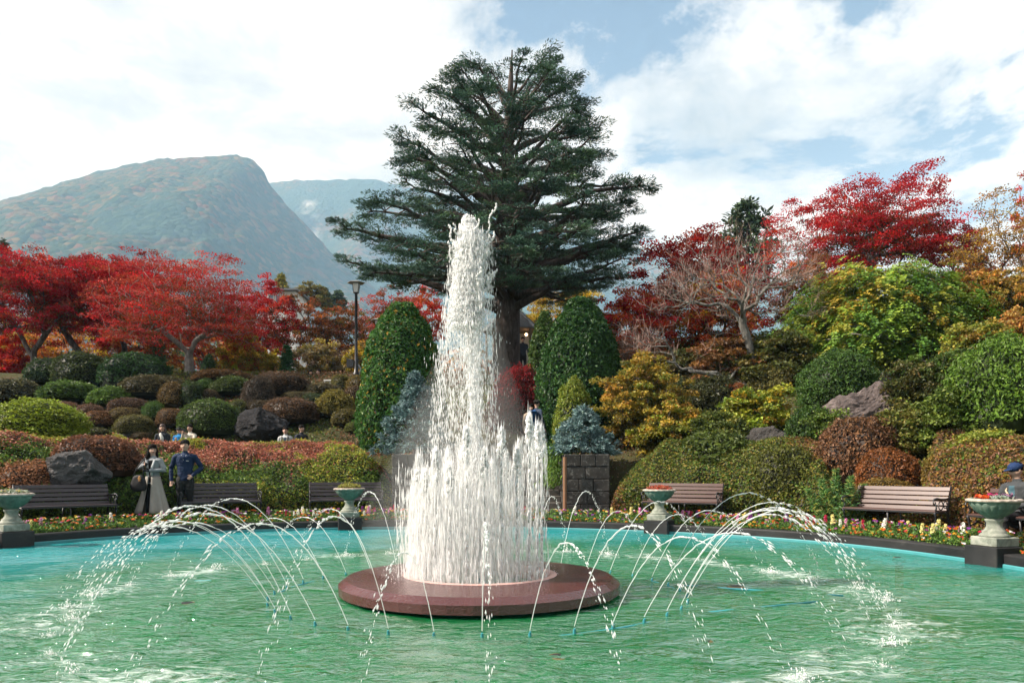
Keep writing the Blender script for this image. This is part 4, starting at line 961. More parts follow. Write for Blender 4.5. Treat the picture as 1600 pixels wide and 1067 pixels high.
# big locust-like tree whose drooping leaves cover the bank
def locust():
    r = np.random.default_rng(141); Y = 25.0; X = (1395 - CX) / F * Y; g = gz(X, Y)
    o = thing('locust_tree', 'broad green and yellow tree with drooping feathery leaves over the rocky bank', 'tree', (X, Y, g))
    c = P(1392, 535, Y) - [X, Y, g]; att = dome_points(620, c, 3.85, 2.4, 2.45, r, -.45, .55, .22, 8)
    att[:, 2] -= .25 * np.clip(abs(att[:, 0]) - 1.5, 0, 3) * .6
    tr = np.linspace([0, .4, -.3], [0.1, .4, max(.6, c[2] - .9)], 6); N, par, tips = skeleton(tr, att, r, .4, .3, .3)
    link('trunk', branch_mesh('trunk', N, par, branch_radii(par, tips, .2, .009), M_GREYBARK, 5, .3), o)
    # each spray is a drooping frond with paired leaflets
    nf, nl = 11, 12; k = np.repeat(np.arange(len(att)), nf); m = len(k); a = r.random(m) * 2 * math.pi; D = np.stack([np.cos(a), np.sin(a), 0 * a], 1); out = unit((att - c) * [1, 1, .2])[k]; D = unit(D + out * .8)
    Lf = r.uniform(.30, .62, m); s = (np.arange(nl) // 2 + .6) / (nl / 2); sd = np.where(np.arange(nl) % 2, 1, -1)
    lat = np.cross(D, [0, 0, 1.0]); st = att[k] + r.normal(0, .16, (m, 3))
    Q = st[:, None] + D[:, None] * (Lf[:, None] * s)[..., None] + np.array([0, 0, -1.0]) * (Lf[:, None] * .75 * s ** 1.7)[..., None] + lat[:, None] * (sd * .045)[None, :, None]
    Q = Q.reshape(-1, 3); T = (lat[:, None] * sd[None, :, None] + D[:, None] * .5 + [0, 0, -.35]).reshape(-1, 3); Nn = unit(rand_dirs(len(Q), r) * .5 + [0, 0, 1.0] + np.repeat(out, nl, 0) * .4)
    V, Fq = leaf_arrays(Q, Nn, .135, .072, r, T, .06)
    pal = [(.08, .18, .025), (.14, .25, .03), (.22, .30, .035), (.32, .34, .04), (.44, .31, .04)]
    w = fbm(att * .5 + 3, 143, 3); hi = np.clip((att[:, 2] - c[2]) / 2.3, -1, 1); cc = np.array([palette(1, pal, r, .15, (lambda q_: q_ / q_.sum())(np.array([.22 - .15 * h_, .25, .25, max(.02, .1 + .1 * h_), max(.02, .05 + .1 * h_)])))[0] for h_ in hi * .9])
    col = np.repeat(cc[k] * (1 + r.normal(0, .12, (m, 1))), nl, 0) * (1 + r.normal(0, .1, (m * nl, 1)))
    link('crown', new_mesh('crown', V, Fq, np.repeat(np.clip(col, .004, .9), 4, 0), mats=[M_LEAF]), o)
locust()

# ------------------------------------------------------------------ domed conifers, blue spruces, small cones, laceleaf maple
def topiary(name, label, px, top, bot, hw, Y, n, leaf, cols, seed, power=.62, lump=.07, w=None, fl=(0, 0, .2)):
    r = np.random.default_rng(seed); X = (px - CX) / F * Y; g = gz(X, Y); zt = P(px, top, Y)[2]; zb = min(g, P(px, bot, Y)[2]); H = zt - zb; rx = hw / F * Y
    o = thing(name, label, 'topiary', (X, Y, zb))
    def surf(h, a):
        rr_ = rx * np.where(h > .22, (1 - ((h - .22) / .78) ** 2.2) ** power, .88 + .12 * np.clip(h / .22, 0, 1))
        q = np.stack([np.cos(a) * 1.3, np.sin(a) * 1.3, h * 4], -1).reshape(-1, 3)
        rr_ = rr_ * (1 + lump * (2 * fbm(q + seed, seed, 3) - 1).reshape(h.shape) * 2); return np.stack([rr_ * np.cos(a), rr_ * np.sin(a), h * H], -1)
    h = 1 - r.random(n) ** 1.15; h = np.clip(h, 0, .995); a = r.random(n) * 2 * math.pi; Pt = surf(h, a); nrm = unit(Pt - np.array([0, 0, H * .35])) ; nrm = unit(nrm + np.stack([np.cos(a), np.sin(a), 0 * a], 1) * .6)
    cl_ = fbm(Pt * 3.2 + seed, seed + 3, 3) - .5; Pt = Pt + nrm * (r.normal(0, .04, n) + .26 * cl_)[:, None]; ln = unit(nrm + rand_dirs(n, r) * .9 + np.array(fl)); L = leaf * (.6 + .8 * r.random(n))
    V, Fq = leaf_arrays(Pt, ln, L, L * .55, r, unit(nrm * .4 + rand_dirs(n, r) * .6 + [0, 0, .6]))
    cl = palette(n, cols, r, .2, w)
    A_, H_ = np.meshgrid(np.linspace(0, 2 * math.pi, 37)[:-1], np.linspace(0, .99, 24)); CV = surf(H_, A_).reshape(-1, 3) * [.94, .94, .985]
    k = np.arange(23 * 36); i0 = k // 36 * 36 + k % 36; i1 = k // 36 * 36 + (k + 1) % 36
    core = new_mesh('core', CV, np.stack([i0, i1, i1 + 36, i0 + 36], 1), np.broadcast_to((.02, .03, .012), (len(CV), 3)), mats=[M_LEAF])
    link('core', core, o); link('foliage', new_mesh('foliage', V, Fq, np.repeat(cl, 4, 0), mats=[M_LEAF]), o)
    MB().tube([(0, 0, -.2), (0, 0, H * .5)], [.09, .06], 8).obj('trunk', M_BARK, o); return o
topiary('domed_conifer', 'broad domed conifer flecked with yellow, left of the fountain jet', 628, 474, 700, 66, 24.0, 26000, .12, [(.045, .13, .025), (.06, .16, .03), (.03, .09, .02), (.09, .18, .03), (.34, .22, .03)], 151, w=[.3, .3, .2, .15, .05])
topiary('domed_yew', 'dark green domed yew beside the scarlet maple', 907, 466, 700, 66, 24.2, 26000, .12, [(.028, .085, .02), (.04, .11, .025), (.02, .06, .015), (.05, .12, .02)], 152)
topiary('domed_yew', 'smaller dark yew tucked behind the other domed yew and the cedar trunk', 852, 490, 690, 30, 26.5, 9000, .12, [(.06, .11, .02), (.04, .09, .02), (.08, .13, .025)], 153)
topiary('golden_cone_shrub', 'little lime yellow cone shrub behind the spreading blue spruce', 897, 591, 700, 29, 21.9, 9000, .08, [(.20, .25, .03), (.26, .30, .04), (.14, .20, .03)], 154, .75)
def spruce(label, px, top, bot, hw, Y, seed, n_tip, flatness):
    r = np.random.default_rng(seed); c0 = P(px, top, Y); zb = P(px, bot, Y)[2]; H = c0[2] - zb; rx = hw / F * Y
    o = thing('blue_spruce', label, 'shrub', (c0[0], Y, zb)); f = r.random(n_tip) ** flatness; a = r.random(n_tip) * 2 * math.pi; lay = np.clip(np.round(f * 7 + 1.2 * np.sin(a * 2 + seed)) / 7 * .35 + f * .65, 0, 1)
    q = rx * (1 - lay ** 1.3 * .93) * np.sqrt(r.uniform(.25, 1, n_tip)) * (1 + .5 * (2 * vnoise(np.stack([np.cos(a) * 2, np.sin(a) * 2, lay * 5], 1), seed) - 1))
    tips = np.stack([np.cos(a) * q, np.sin(a) * q, lay * H * .98], 1); tr = np.linspace([0, 0, -.05], [0, 0, H * .95], 10)
    N, par, ti = skeleton(tr, tips, r, .2, .7, 0.0); link('trunk', branch_mesh('trunk', N, par, branch_radii(par, ti, .06, .006), M_CEDARBARK, 5), o)
    per = 44; k = np.repeat(np.arange(n_tip), per); m = len(k); D = unit(np.stack([np.cos(a), np.sin(a), .25 + 0 * a], 1)[k] + rand_dirs(m, r) * .75); L = .10 * (.6 + .8 * r.random(m))
    V, Fq = leaf_arrays(tips[k] + D * r.uniform(0, .11, (m, 1)) + r.normal(0, .035, (m, 3)) * [1, 1, .6], unit(rand_dirs(m, r) + [0, 0, .9]), L, L * .26, r, D, .02)
    link('crown', new_mesh('crown', V, Fq, np.repeat(palette(m, [(.10, .17, .17), (.15, .24, .24), (.07, .12, .12), (.21, .30, .30)], r, .15), 4, 0), mats=[M_NEEDLE]), o)
spruce('tall blue-grey spruce above the stair wall, beside the falling water', 648, 583, 708, 52, 19.6, 161, 420, 1.2)
spruce('spreading low blue-grey spruce on the stair wall', 911, 637, 708, 56, 19.5, 162, 430, 1.5)
def laceleaf():
    r = np.random.default_rng(171); Y = 26.4; X = (815 - CX) / F * Y; g = gz(X, Y); rx = 42 / F * Y; zt = P(815, 577, Y)[2] - g
    o = thing('laceleaf_maple', 'low dome of weeping dark red maple at the top of the stairs', 'tree', (X, Y, g)); n = 260
    u = rand_dirs(n * 2, r); u = u[u[:, 2] > 0][:n]; tips = u * [rx, rx, zt * .55] + [0, 0, zt * .45]; tr = np.linspace([0, 0, -.2], [0, 0, zt * .6], 6)
    N, par, ti = skeleton(tr, tips, r, .25, .3, 0); link('trunk', branch_mesh('trunk', N, par, branch_radii(par, ti, .08, .006), M_BARK, 5), o)
    k = np.repeat(np.arange(n), 70); m = len(k); s = r.random(m); D = unit(u * [1, 1, 0] + 1e-3)[k]; Pt = tips[k] + D * (.25 * s)[:, None] + r.normal(0, .10, (m, 3)) - np.array([0, 0, 1.0]) * (s ** 2 * zt * .55)[:, None]
    L = .10 * (.6 + .8 * r.random(m)); V, Fq = leaf_arrays(Pt, unit(rand_dirs(m, r) + u[k] * .8), L, L * .4, r, unit(D + [0, 0, -1.2] + rand_dirs(m, r) * .4))
    col = np.where((s < .22)[:, None], palette(m, [(.30, .025, .03), (.24, .02, .025)], r), palette(m, [(.09, .025, .02), (.07, .03, .022), (.12, .02, .02)], r))
    link('crown', new_mesh('crown', V, Fq, np.repeat(col, 4, 0), mats=[M_MAPLE]), o)
laceleaf()
def fern_drape():
    r = np.random.default_rng(181); n = 900; s = r.random(n); X0 = r.normal(1.12, .16, n); V0 = np.stack([X0 - s * .1, 18.9 + r.random(n) * 1.0, 1.95 - s * 1.0 + r.normal(0, .05, n)], 1)
    V, Fq = leaf_arrays(V0, unit(rand_dirs(n, r) + [0, -1, .5]), .16, .03, r, unit(rand_dirs(n, r) * .5 + [-.2, -.2, -1]))
    tag(link('juniper_shrub', new_mesh('juniper_shrub', V, Fq, np.repeat(palette(n, [(.12, .22, .03), (.16, .26, .04), (.08, .16, .03)], r), 4, 0), mats=[M_LEAF])), 'light green creeping juniper hanging over the edge of the stairs', 'shrub')
fern_drape()
def young_fir():
    r = np.random.default_rng(191); Y = 14.4; X = (1306 - CX) / F * Y; g = .2; o = thing('young_fir', 'loose green young fir beside the second brown bench', 'tree', (X, Y, g)); VV, CC, DD = [], [], []
    stems = [(0, 0, 1.15), (-.38, .1, .75), (.42, 0, .85), (.2, -.1, 1.0), (-.2, .05, .95), (.62, .1, .5)]
    mb = MB()
    for (dx, dy, h) in stems:
        b0 = np.array([dx * .3, dy, 0]); b1 = np.array([dx * 1.3, dy, h]); mb.tube([b0, b1], [.018, .005], 5)
        n = 900; s = r.random(n); a = r.random(n) * 2 * math.pi; q = (1 - s * .85) * .26; D = np.stack([np.cos(a), np.sin(a), .5 + 0 * a], 1)
        VV.append(b0 + (b1 - b0) * s[:, None] + D * (q * r.random(n))[:, None]); DD.append(unit(D + rand_dirs(n, r) * .3)); CC.append(palette(n, [(.10, .24, .06), (.14, .28, .07), (.07, .16, .05), (.30, .30, .07)], r))
    mb.obj('trunk', M_BARK, o); Pt = np.concatenate(VV); V, Fq = leaf_arrays(Pt, rand_dirs(len(Pt), r), .12, .018, r, np.concatenate(DD), 0)
    link('crown', new_mesh('crown', V, Fq, np.repeat(np.concatenate(CC), 4, 0), mats=[M_LEAF]), o)
young_fir()
def stem_plant(label, px, top, bot, Y, seed, n=7):
    r = np.random.default_rng(seed); z1 = P(px, top, Y)[2]; X = (px - CX) / F * Y; g = min(gz(X, Y), P(px, bot, Y)[2]); o = thing('nandina_plant', label, 'plant', (X, Y, g)); mb = MB(); VV, DD = [], []
    for i in range(n):
        dx = r.normal(0, .28); h = (z1 - g) * r.uniform(.6, 1.0) if i else (z1 - g); mb.tube([(dx * .4, r.normal(0, .1), 0), (dx * .8, 0, h * .6), (dx, 0, h)], [.012, .009, .004], 5); m = 90; s = .35 + .65 * r.random(m); a = r.random(m) * 6.28
        D = np.stack([np.cos(a), np.sin(a), .3 + 0 * a], 1); VV.append(np.array([dx, 0, 0]) * s[:, None] + np.array([0, 0, h]) * s[:, None] + D * r.uniform(.03, .22, (m, 1))); DD.append(D)
    mb.obj('stem', M_TWIG, o); Pt = np.concatenate(VV); V, Fq = leaf_arrays(Pt, unit(rand_dirs(len(Pt), r) + [0, 0, 1]), .12, .05, r, np.concatenate(DD)); link('foliage', new_mesh('foliage', V, Fq, np.repeat(palette(len(Pt), [(.16, .26, .04), (.11, .20, .03), (.22, .26, .05)], r), 4, 0), mats=[M_LEAF]), o)
stem_plant('tall bamboo-like plant in front of the dark hollow above the lichened rock', 1455, 595, 680, 18.0, 201)
stem_plant('shorter bamboo-like plant next to the big round green bush', 1497, 628, 690, 17.6, 202, 5)

# leaf litter and low growth over the slopes
r = np.random.default_rng(211); n = 190000; X = r.uniform(-20, 22, n); Y = 12 + 26 * r.random(n) ** 1.35; d = rim_d(X, Y); ok = (d > 2.2) & ~((X > -2.2) & (X < 1.7) & (Y < 26.6)); X, Y = X[ok], Y[ok]; n = len(X)
Pt = np.stack([X, Y, ground_z(X, Y) + r.random(n) ** 1.5 * (.10 + .35 * vnoise(np.stack([X, Y, 0 * X], 1) * .8, 3) * smooth(2, 5, X))], 1); V, Fq = leaf_arrays(Pt, unit(rand_dirs(n, r) + [0, 0, 1.0]), .055 + .05 * smooth(18, 30, Y), .04 + .03 * smooth(18, 30, Y), r); q = vnoise(Pt * .4, 9) + .25 * smooth(3, 6, X)
gc = stuff(link('ground_cover', new_mesh('ground_cover', V, Fq, np.repeat(np.where((q + r.normal(0, .1, n) > .5)[:, None], palette(n, GRN + OLV, r), palette(n, BRN + [(.05, .06, .02)], r)), 4, 0), mats=[M_LEAF])))

# ------------------------------------------------------------------ rocks
t = NT('rock'); p = t.pos(); n1 = t.noise(p, 2.0, 7, 0.7, .5); n2 = t.noise(p, 9, 8, 0.8)
oi = t.n('ShaderNodeObjectInfo')
c = t.mix(1.0, t.ramp(n1, [(.3, (.25, .24, .24)), (.55, (.6, .58, .57)), (.75, (1, .98, .96))]), oi.outputs['Color'], 'MULTIPLY')
c = t.mix(t.ramp(n2, [(.62, 0.0), (.70, .6)]), c, (.40, .40, .38))
M_ROCK = t.done(t.bsdf(c, .9, .2, t.bump(t.math('ADD', n1, n2), 1.0, .10)))
def rock(label, px, cy, hw, hh, Y, col, seed, tilt=0):
    a, b = 110, 60; T_, P_ = np.meshgrid(np.linspace(0, 2 * math.pi, a + 1)[:-1], np.linspace(-math.pi / 2, math.pi / 2, b + 1)); u = np.stack([np.cos(P_) * np.cos(T_), np.cos(P_) * np.sin(T_), np.sin(P_)], -1).reshape(-1, 3)
    rr_ = np.full(len(u), 9.0); r = np.random.default_rng(seed)
    for q in range(16):
        nn = unit(r.normal(size=3) + [0, 0, .25]); h = r.uniform(.72, 1.0); dd = u @ nn; rr_ = np.where(dd > .05, np.minimum(rr_, h / np.maximum(dd, .05)), rr_)
    rr_ = np.clip(rr_, .5, 1.15) * (1 + .22 * (2 * fbm(u * 2.6 + seed, seed, 5, .6) - 1)); rx, rz = hw / F * Y, hh / F * Y
    rr_ = rr_ * (1 + .10 * (fbm(u * 8 + seed, seed + 2, 4, .65) - .5) + .05 * np.clip(4 * abs(vnoise(u * 6 + seed, seed + 3) - .5) - .3, -.3, .3))
    V = u * rr_[:, None] * [rx, rx * .8, rz * 1.15]; k = np.arange(b * a); i0 = k // a * a + k % a; i1 = k // a * a + (k + 1) % a
    o = link('rock', new_mesh('rock', V, np.stack([i0, i1, i1 + a, i0 + a], 1), smooth_shade=False, mats=[M_ROCK]), loc=P(px, cy, Y), rot=(0, tilt, 0)); o.color = (*col, 1); return tag(o, label, 'rock', 'garden rocks')
rock('pale grey craggy rock in the azalea bank above the first bench', 118, 732, 46, 28, 15.9, (.20, .20, .205), 221)
rock('dark slate-coloured sloping rock behind the seated visitors', 408, 668, 40, 23, 25.8, (.05, .05, .055), 222, .2)
rock('biggest pinkish grey boulder below the drooping green tree', 1355, 658, 66, 44, 19.0, (.30, .25, .24), 223, .25)
rock('black and white flecked rock above the clipped hedge', 1206, 697, 38, 27, 18.9, (.14, .135, .13), 224)
rock('lichened grey rock behind the second brown bench', 1448, 710, 32, 25, 16.6, (.20, .20, .195), 225)
rock('small grey rock low in the hedge under the lichened rock', 1462, 737, 17, 8, 15.0, (.26, .26, .25), 226)
rock('flat dark stone beside the low brown cushion', 190, 684, 12, 6, 25.2, (.14, .14, .14), 227)
rock('dark rock face in the hollow under the drooping green tree', 1420, 620, 60, 40, 22.0, (.035, .032, .03), 228)
# ------------------------------------------------------------------ fountain
t = NT('white_water'); ob = t.pos(); nz = t.noise(ob, 30, 3, .6)
a = t.bsdf((.97, .98, .98), .25, .5, t.bump(nz, .2, .01)); trl = t.n('ShaderNodeBsdfTranslucent'); trl.inputs[0].default_value = (.98, .99, .99, 1)
M_JET = t.done(t.mixs(.5, a, trl.outputs[0]))
t = NT('clear_water'); a = t.bsdf((.93, .95, .96), .08, .7); trl = t.n('ShaderNodeBsdfTranslucent'); trl.inputs[0].default_value = (.95, .97, .98, 1)
tp = t.n('ShaderNodeBsdfTransparent'); M_DROP = t.done(t.mixs(.38, t.mixs(.4, a, trl.outputs[0]), tp.outputs[0]))
t = NT('spray_water'); a = t.bsdf((.97, .98, .98), .3, .4); trl = t.n('ShaderNodeBsdfTranslucent'); trl.inputs[0].default_value = (.98, .99, .99, 1)
tp = t.n('ShaderNodeBsdfTransparent'); M_SPRAY = t.done(t.mixs(.5, t.mixs(.5, a, trl.outputs[0]), tp.outputs[0]))
_oct = np.array([(1, 0, 0), (0, 1, 0), (-1, 0, 0), (0, -1, 0), (0, 0, 1), (0, 0, -1)], float)
_of = np.array([(0, 1, 4), (1, 2, 4), (2, 3, 4), (3, 0, 4), (1, 0, 5), (2, 1, 5), (3, 2, 5), (0, 3, 5)])
def drops(C, rad, elong, D=None, r=None):
    """Water drops drawn out along D."""
    C = np.asarray(C, float); n = len(C); D = np.tile([0, 0, 1.0], (n, 1)) if D is None else unit(np.asarray(D, float)); rad = np.broadcast_to(rad, (n,)); elong = np.broadcast_to(elong, (n,))
    ref = np.where(abs(D[:, 2:3]) < .9, [[0, 0, 1.0]], [[1.0, 0, 0]]); A = unit(np.cross(ref, D)); B = np.cross(D, A)
    jit = (np.ones((n, 6)) if r is None else r.uniform(.7, 1.3, (n, 6)))
    V = C[:, None] + (A[:, None] * _oct[None, :, 0:1] + B[:, None] * _oct[None, :, 1:2]) * (rad[:, None] * jit)[..., None] + D[:, None] * _oct[None, :, 2:3] * (rad * elong)[:, None, None] * jit[..., None]
    return V.reshape(-1, 3), (np.arange(n)[:, None, None] * 6 + _of[None]).reshape(-1, 3)
def join(parts):
    V, Fs, o = [], [], 0
    for v, f in parts: V.append(v); Fs.append(f + o); o += len(v)
    return np.concatenate(V), np.concatenate(Fs)
fountain = thing('fountain', 'round red-brown fountain with a tall white jet in the turquoise pool', 'fountain', (FC[0], FC[1], 0))
t = NT('red_glaze'); p = t.pos(); vo = t.n('ShaderNodeTexVoronoi', feature='DISTANCE_TO_EDGE'); vo.inputs['Scale'].default_value = 22; t.l(p, vo.inputs['Vector'])
n1 = t.noise(p, 3, 4, .6); n2 = t.noise(p, 30, 3, .6)
c = t.mix(n1, (.055, .015, .015), (.095, .028, .027)); c = t.mix(t.ramp(t.noise(p, 5, 5, .7), [(.62, 0.0), (.72, .35)]), c, (.30, .20, .18))
M_DISC = t.done(t.bsdf(c, t.math('MULTIPLY_ADD', n1, .30, .03), .8, t.bump(t.math('ADD', t.ramp(vo.outputs['Distance'], [(0, 0.0), (.12, 1.0)]), n2), .25, .010)))
M_RIMPINK = simple('pale_pink_tile', (.55, .34, .31), .3, .5, .15, 8)
NSEG = 40
MB().lathe([(1.10, .105), (1.515, .035), (1.52, .125), (1.44, .185), (.86, .205), (.845, .20)], NSEG, close=False).obj('basin_slab', M_DISC, fountain)
MB().lathe([(.842, .202), (.80, .212), (.765, .20), (.74, .06), (.74, -.02)], 64, close=False).obj('inner_lip', M_RIMPINK, fountain, True)
MB().lathe([(1.30, -.3), (1.30, .07), (1.08, .09)], 64, close=False).obj('plinth', M_TEALTRIM, fountain, True)
M_TEALPIPE = simple('teal_pipe', (.03, .22, .26), .45, .4, .2, 10)
k = np.arange(48) * 2 * math.pi / 48
MB().lathe([(.0001, .075), (.74, .075)], 48, close=False).obj('basin_water', M_WATER, fountain)
MB().tube([(0, 0, -.2), (0, 0, .16)], [.075, .06], 12).lathe([(.13, .06), (.13, .11), (.0001, .11)], 12).obj('main_nozzle', M_TEALPIPE, fountain)
def water_column(cz, rad, z0, z1, r, rows_=110, n=16, rough=.35, seed=0):
    """A lumpy, torn column of white water."""
    z = np.linspace(z0, z1, rows_); a = np.arange(n) * 2 * math.pi / n; Z_, A_ = np.meshgrid(z, a, indexing='ij'); q = np.stack([np.cos(A_) * 1.5, np.sin(A_) * 1.5, Z_ * 2.2], -1).reshape(-1, 3); h = (fbm(q * 2, seed, 4) - .5).reshape(Z_.shape)
    Rr = rad(Z_) * (1 + rough * 2.6 * h); V = np.stack([cz(Z_) + Rr * np.cos(A_), Rr * np.sin(A_), Z_ + .06 * h], -1).reshape(-1, 3); k = np.arange((rows_ - 1) * n); i0 = k // n * n + k % n; i1 = k // n * n + (k + 1) % n
    return V, np.concatenate([np.stack([i0, i1, i1 + n], 1), np.stack([i0, i1 + n, i0 + n], 1)])
def main_jet():
    r = np.random.default_rng(301)
    cz = lambda z: -.026 * z ** 1.1
    rad = lambda z: np.interp(z, [0, 1.7, 2.4, 2.9, 3.4, 3.8, 4.0, 4.12], [.046, .048, .060, .075, .105, .115, .065, .010])
    parts = [water_column(cz, rad, .05, 4.10, r, 150, 20, .38, 3)]
    n = 5200; z = r.uniform(.1, 4.08, n); a = r.random(n) * 6.28; q = rad(z) * (.9 + .8 * r.random(n) ** 2.5); parts.append(drops(np.stack([cz(z) + np.cos(a) * q, np.sin(a) * q, z], 1), r.uniform(.002, .007, n), r.uniform(2, 8, n), None, r))
    n = 7000; z = 4.12 - 1.25 * r.random(n) ** .8; a = r.random(n) * 6.28; q = (.03 + .125 * np.sqrt(np.clip(4.15 - z, 0, 2))) * np.sqrt(r.random(n)) * 1.25; parts.append(drops(np.stack([cz(z) - .06 * np.clip(4.1 - z, 0, 2) + np.cos(a) * q, np.sin(a) * q, z], 1), r.uniform(.003, .012, n) * (.6 + .8 * r.random(n) ** 3), r.uniform(1.2, 3.4, n), None, r))
    for s in range(12):
        z0 = r.uniform(3.3, 3.95); a = r.random() * 6.28; m = 34; tt = np.linspace(0, 1, m); o = r.uniform(.10, .20); hh = r.uniform(.1, .32)
        parts.append(drops(np.stack([cz(z0) + np.cos(a) * (o + .1 * tt) + .02 * np.sin(tt * 9), np.sin(a) * (o + .1 * tt), z0 + hh * tt + r.normal(0, .006, m)], 1), r.uniform(.004, .013, m), 1.8, None, r))
    link('main_jet', new_mesh('main_jet', *join(parts), smooth_shade=True, mats=[M_JET]), fountain)
    # falling water
    parts = []
    def fall(n, rlo, rhi, elo, ehi, zlo, zhi, pw=1.0, tight=1.0, clump=.5):
        z = zlo + (zhi - zlo) * r.random(n) ** pw; f = 4.1 - z; wdt = (.08 + .125 * np.sqrt(f)) * tight
        nst = 46; st = r.random(n) < clump; sid = r.integers(0, nst, n); sa = r.random(nst) * 6.28; sr = .25 + .95 * np.sqrt(r.random(nst)); ph_ = r.random(nst) * 9
        ang = np.where(st, sa[sid] + r.normal(0, .05, n) + .02 * np.sin(z * 2 + ph_[sid]), r.random(n) * 6.28); rr_ = np.where(st, sr[sid] + r.normal(0, .04, n), np.where(r.random(n) < .3, .9 + abs(r.normal(0, .35, n)), 1.15 * np.sqrt(r.random(n))))
        x = np.cos(ang) * rr_ * wdt * 1.15 - .03 - .10 * np.sqrt(f); y = np.sin(ang) * rr_ * wdt
        parts.append(drops(np.stack([x, y, z], 1), rlo + (rhi - rlo) * r.random(n) ** 2.4, r.uniform(elo, ehi, n), np.stack([r.normal(0, .03, n), r.normal(0, .03, n), np.ones(n)], 1), r))
    fall(8000, .0014, .0045, 5, 16, .1, 3.9, .95, 1.05); fall(2300, .0025, .0075, 4, 11, .3, 3.95, .8, 1, .7); fall(2200, .003, .010, 1.4, 3.6, 2.5, 3.95, .65, .75, .6)
    stuff(link('falling_water', new_mesh('falling_water', *join(parts), smooth_shade=True, mats=[M_SPRAY]), fountain))
main_jet()
def vertical_jet(h, seed, dense, th):
    r = np.random.default_rng(seed); parts = []
    n = 170; z = r.uniform(.03, h, n); parts.append(drops(np.stack([r.normal(0, .005, n), r.normal(0, .005, n), z], 1), r.uniform(.006, .011, n), r.uniform(3, 7, n), None, r))
    n = 150; z = h - abs(r.normal(0, .11, n)); q = (.008 + .045 * np.clip((h - z) / .3, 0, 1)) * (.4 + .9 * r.random(n)); a = r.random(n) * 6.28; parts.append(drops(np.stack([np.cos(a) * q, np.sin(a) * q, z], 1), r.uniform(.006, .019, n), r.uniform(1, 2.4, n), None, r))
    parts2 = []; n = int(560 * dense); z = h * (1 - r.random(n) ** 1.1 * .97); f = h - z; q = (.02 + .075 * np.sqrt(f)) * (.4 + .9 * r.random(n)); a = np.round(r.random(n) * 9) / 9 * 6.28 + r.normal(0, .10, n); V1, F1 = join(parts); V2, F2 = drops(np.stack([np.cos(a) * q - .03 * f, np.sin(a) * q, z], 1), .0015 + .0045 * r.random(n) ** 2, r.uniform(8, 28, n), None, r)
    me = new_mesh('vertical_jet', np.concatenate([V1, V2]), np.concatenate([F1, F2 + len(V1)]), smooth_shade=True, mats=[M_JET, M_SPRAY], midx=np.concatenate([np.zeros(len(F1)), np.ones(len(F2))]))
    return stuff(link('vertical_jet', me, fountain, loc=(.68 * math.cos(th), .68 * math.sin(th), .05)))
for i in range(24):
    th = i * 2 * math.pi / 24 + .1; rr_ = random.Random(400 + i); right = .5 + .5 * math.cos(th)
    vertical_jet(1.25 + .58 * right + rr_.uniform(-.22, .24), 400 + i, 1.75 - 1.35 * right, th)
r = np.random.default_rng(420)
parts = []
n = 5200; a = r.random(n) * 6.28; q = 1.0 * np.sqrt(r.random(n)); z = .08 + abs(r.normal(0, .14, n)) * (1.2 - q * .6); parts.append(drops(np.stack([np.cos(a) * q - .12, np.sin(a) * q, z], 1), .0015 + .004 * r.random(n) ** 2, r.uniform(1, 3, n), None, r))
n = 4600; a = r.random(n) * 6.28; q = .66 * r.random(n) ** .55; z = r.uniform(.1, 1.45, n) * (1 - .25 * r.random(n)); parts.append(drops(np.stack([np.cos(a) * q - .27, np.sin(a) * q, z], 1), .0015 + .0045 * r.random(n) ** 2, r.uniform(8, 30, n), None, r))
stuff(link('spray', new_mesh('spray', *join(parts), smooth_shade=True, mats=[M_SPRAY]), fountain))
# drifting mist round the jets
def mist(prof, cx, dens, seed):
    n = 40; V = []
    for (rr_, z) in prof:
        for q in range(n):
            a = 2 * math.pi * q / n; f = 1 + .35 * (fbm(np.array([[math.cos(a) * 1.2, math.sin(a) * 1.2, z * 1.1 + seed]]), seed, 3)[0] - .5) * 2; V.append((cx * (1 - z / 4) + rr_ * f * math.cos(a), rr_ * f * math.sin(a), z))
    m = len(prof); Fs = [(i * n + q, i * n + (q + 1) % n, (i + 1) * n + (q + 1) % n, (i + 1) * n + q) for i in range(m - 1) for q in range(n)] + [tuple(range(n))[::-1], tuple((m - 1) * n + q for q in range(n))]
    t = NT('mist_air'); v = t.n('ShaderNodeVolumePrincipled'); v.inputs['Color'].default_value = (1, 1, 1, 1); v.inputs['Density'].default_value = dens; v.inputs['Anisotropy'].default_value = 0.2; t.l(v.outputs[0], t.out.inputs['Volume'])
    stuff(MB().add(V, Fs).obj('mist', t.m, fountain))
mist([(.30, .215), (.85, .22), (1.12, .30), (1.05, .55), (.90, .9), (.78, 1.3), (.62, 1.8), (.45, 2.4), (.30, 2.9), (.10, 3.2)], -.26, .13, 3)
mist([(.15, .11), (.55, .12), (.66, .35), (.62, .7), (.50, 1.1), (.30, 1.5), (.10, 1.75)], -.16, .42, 8)
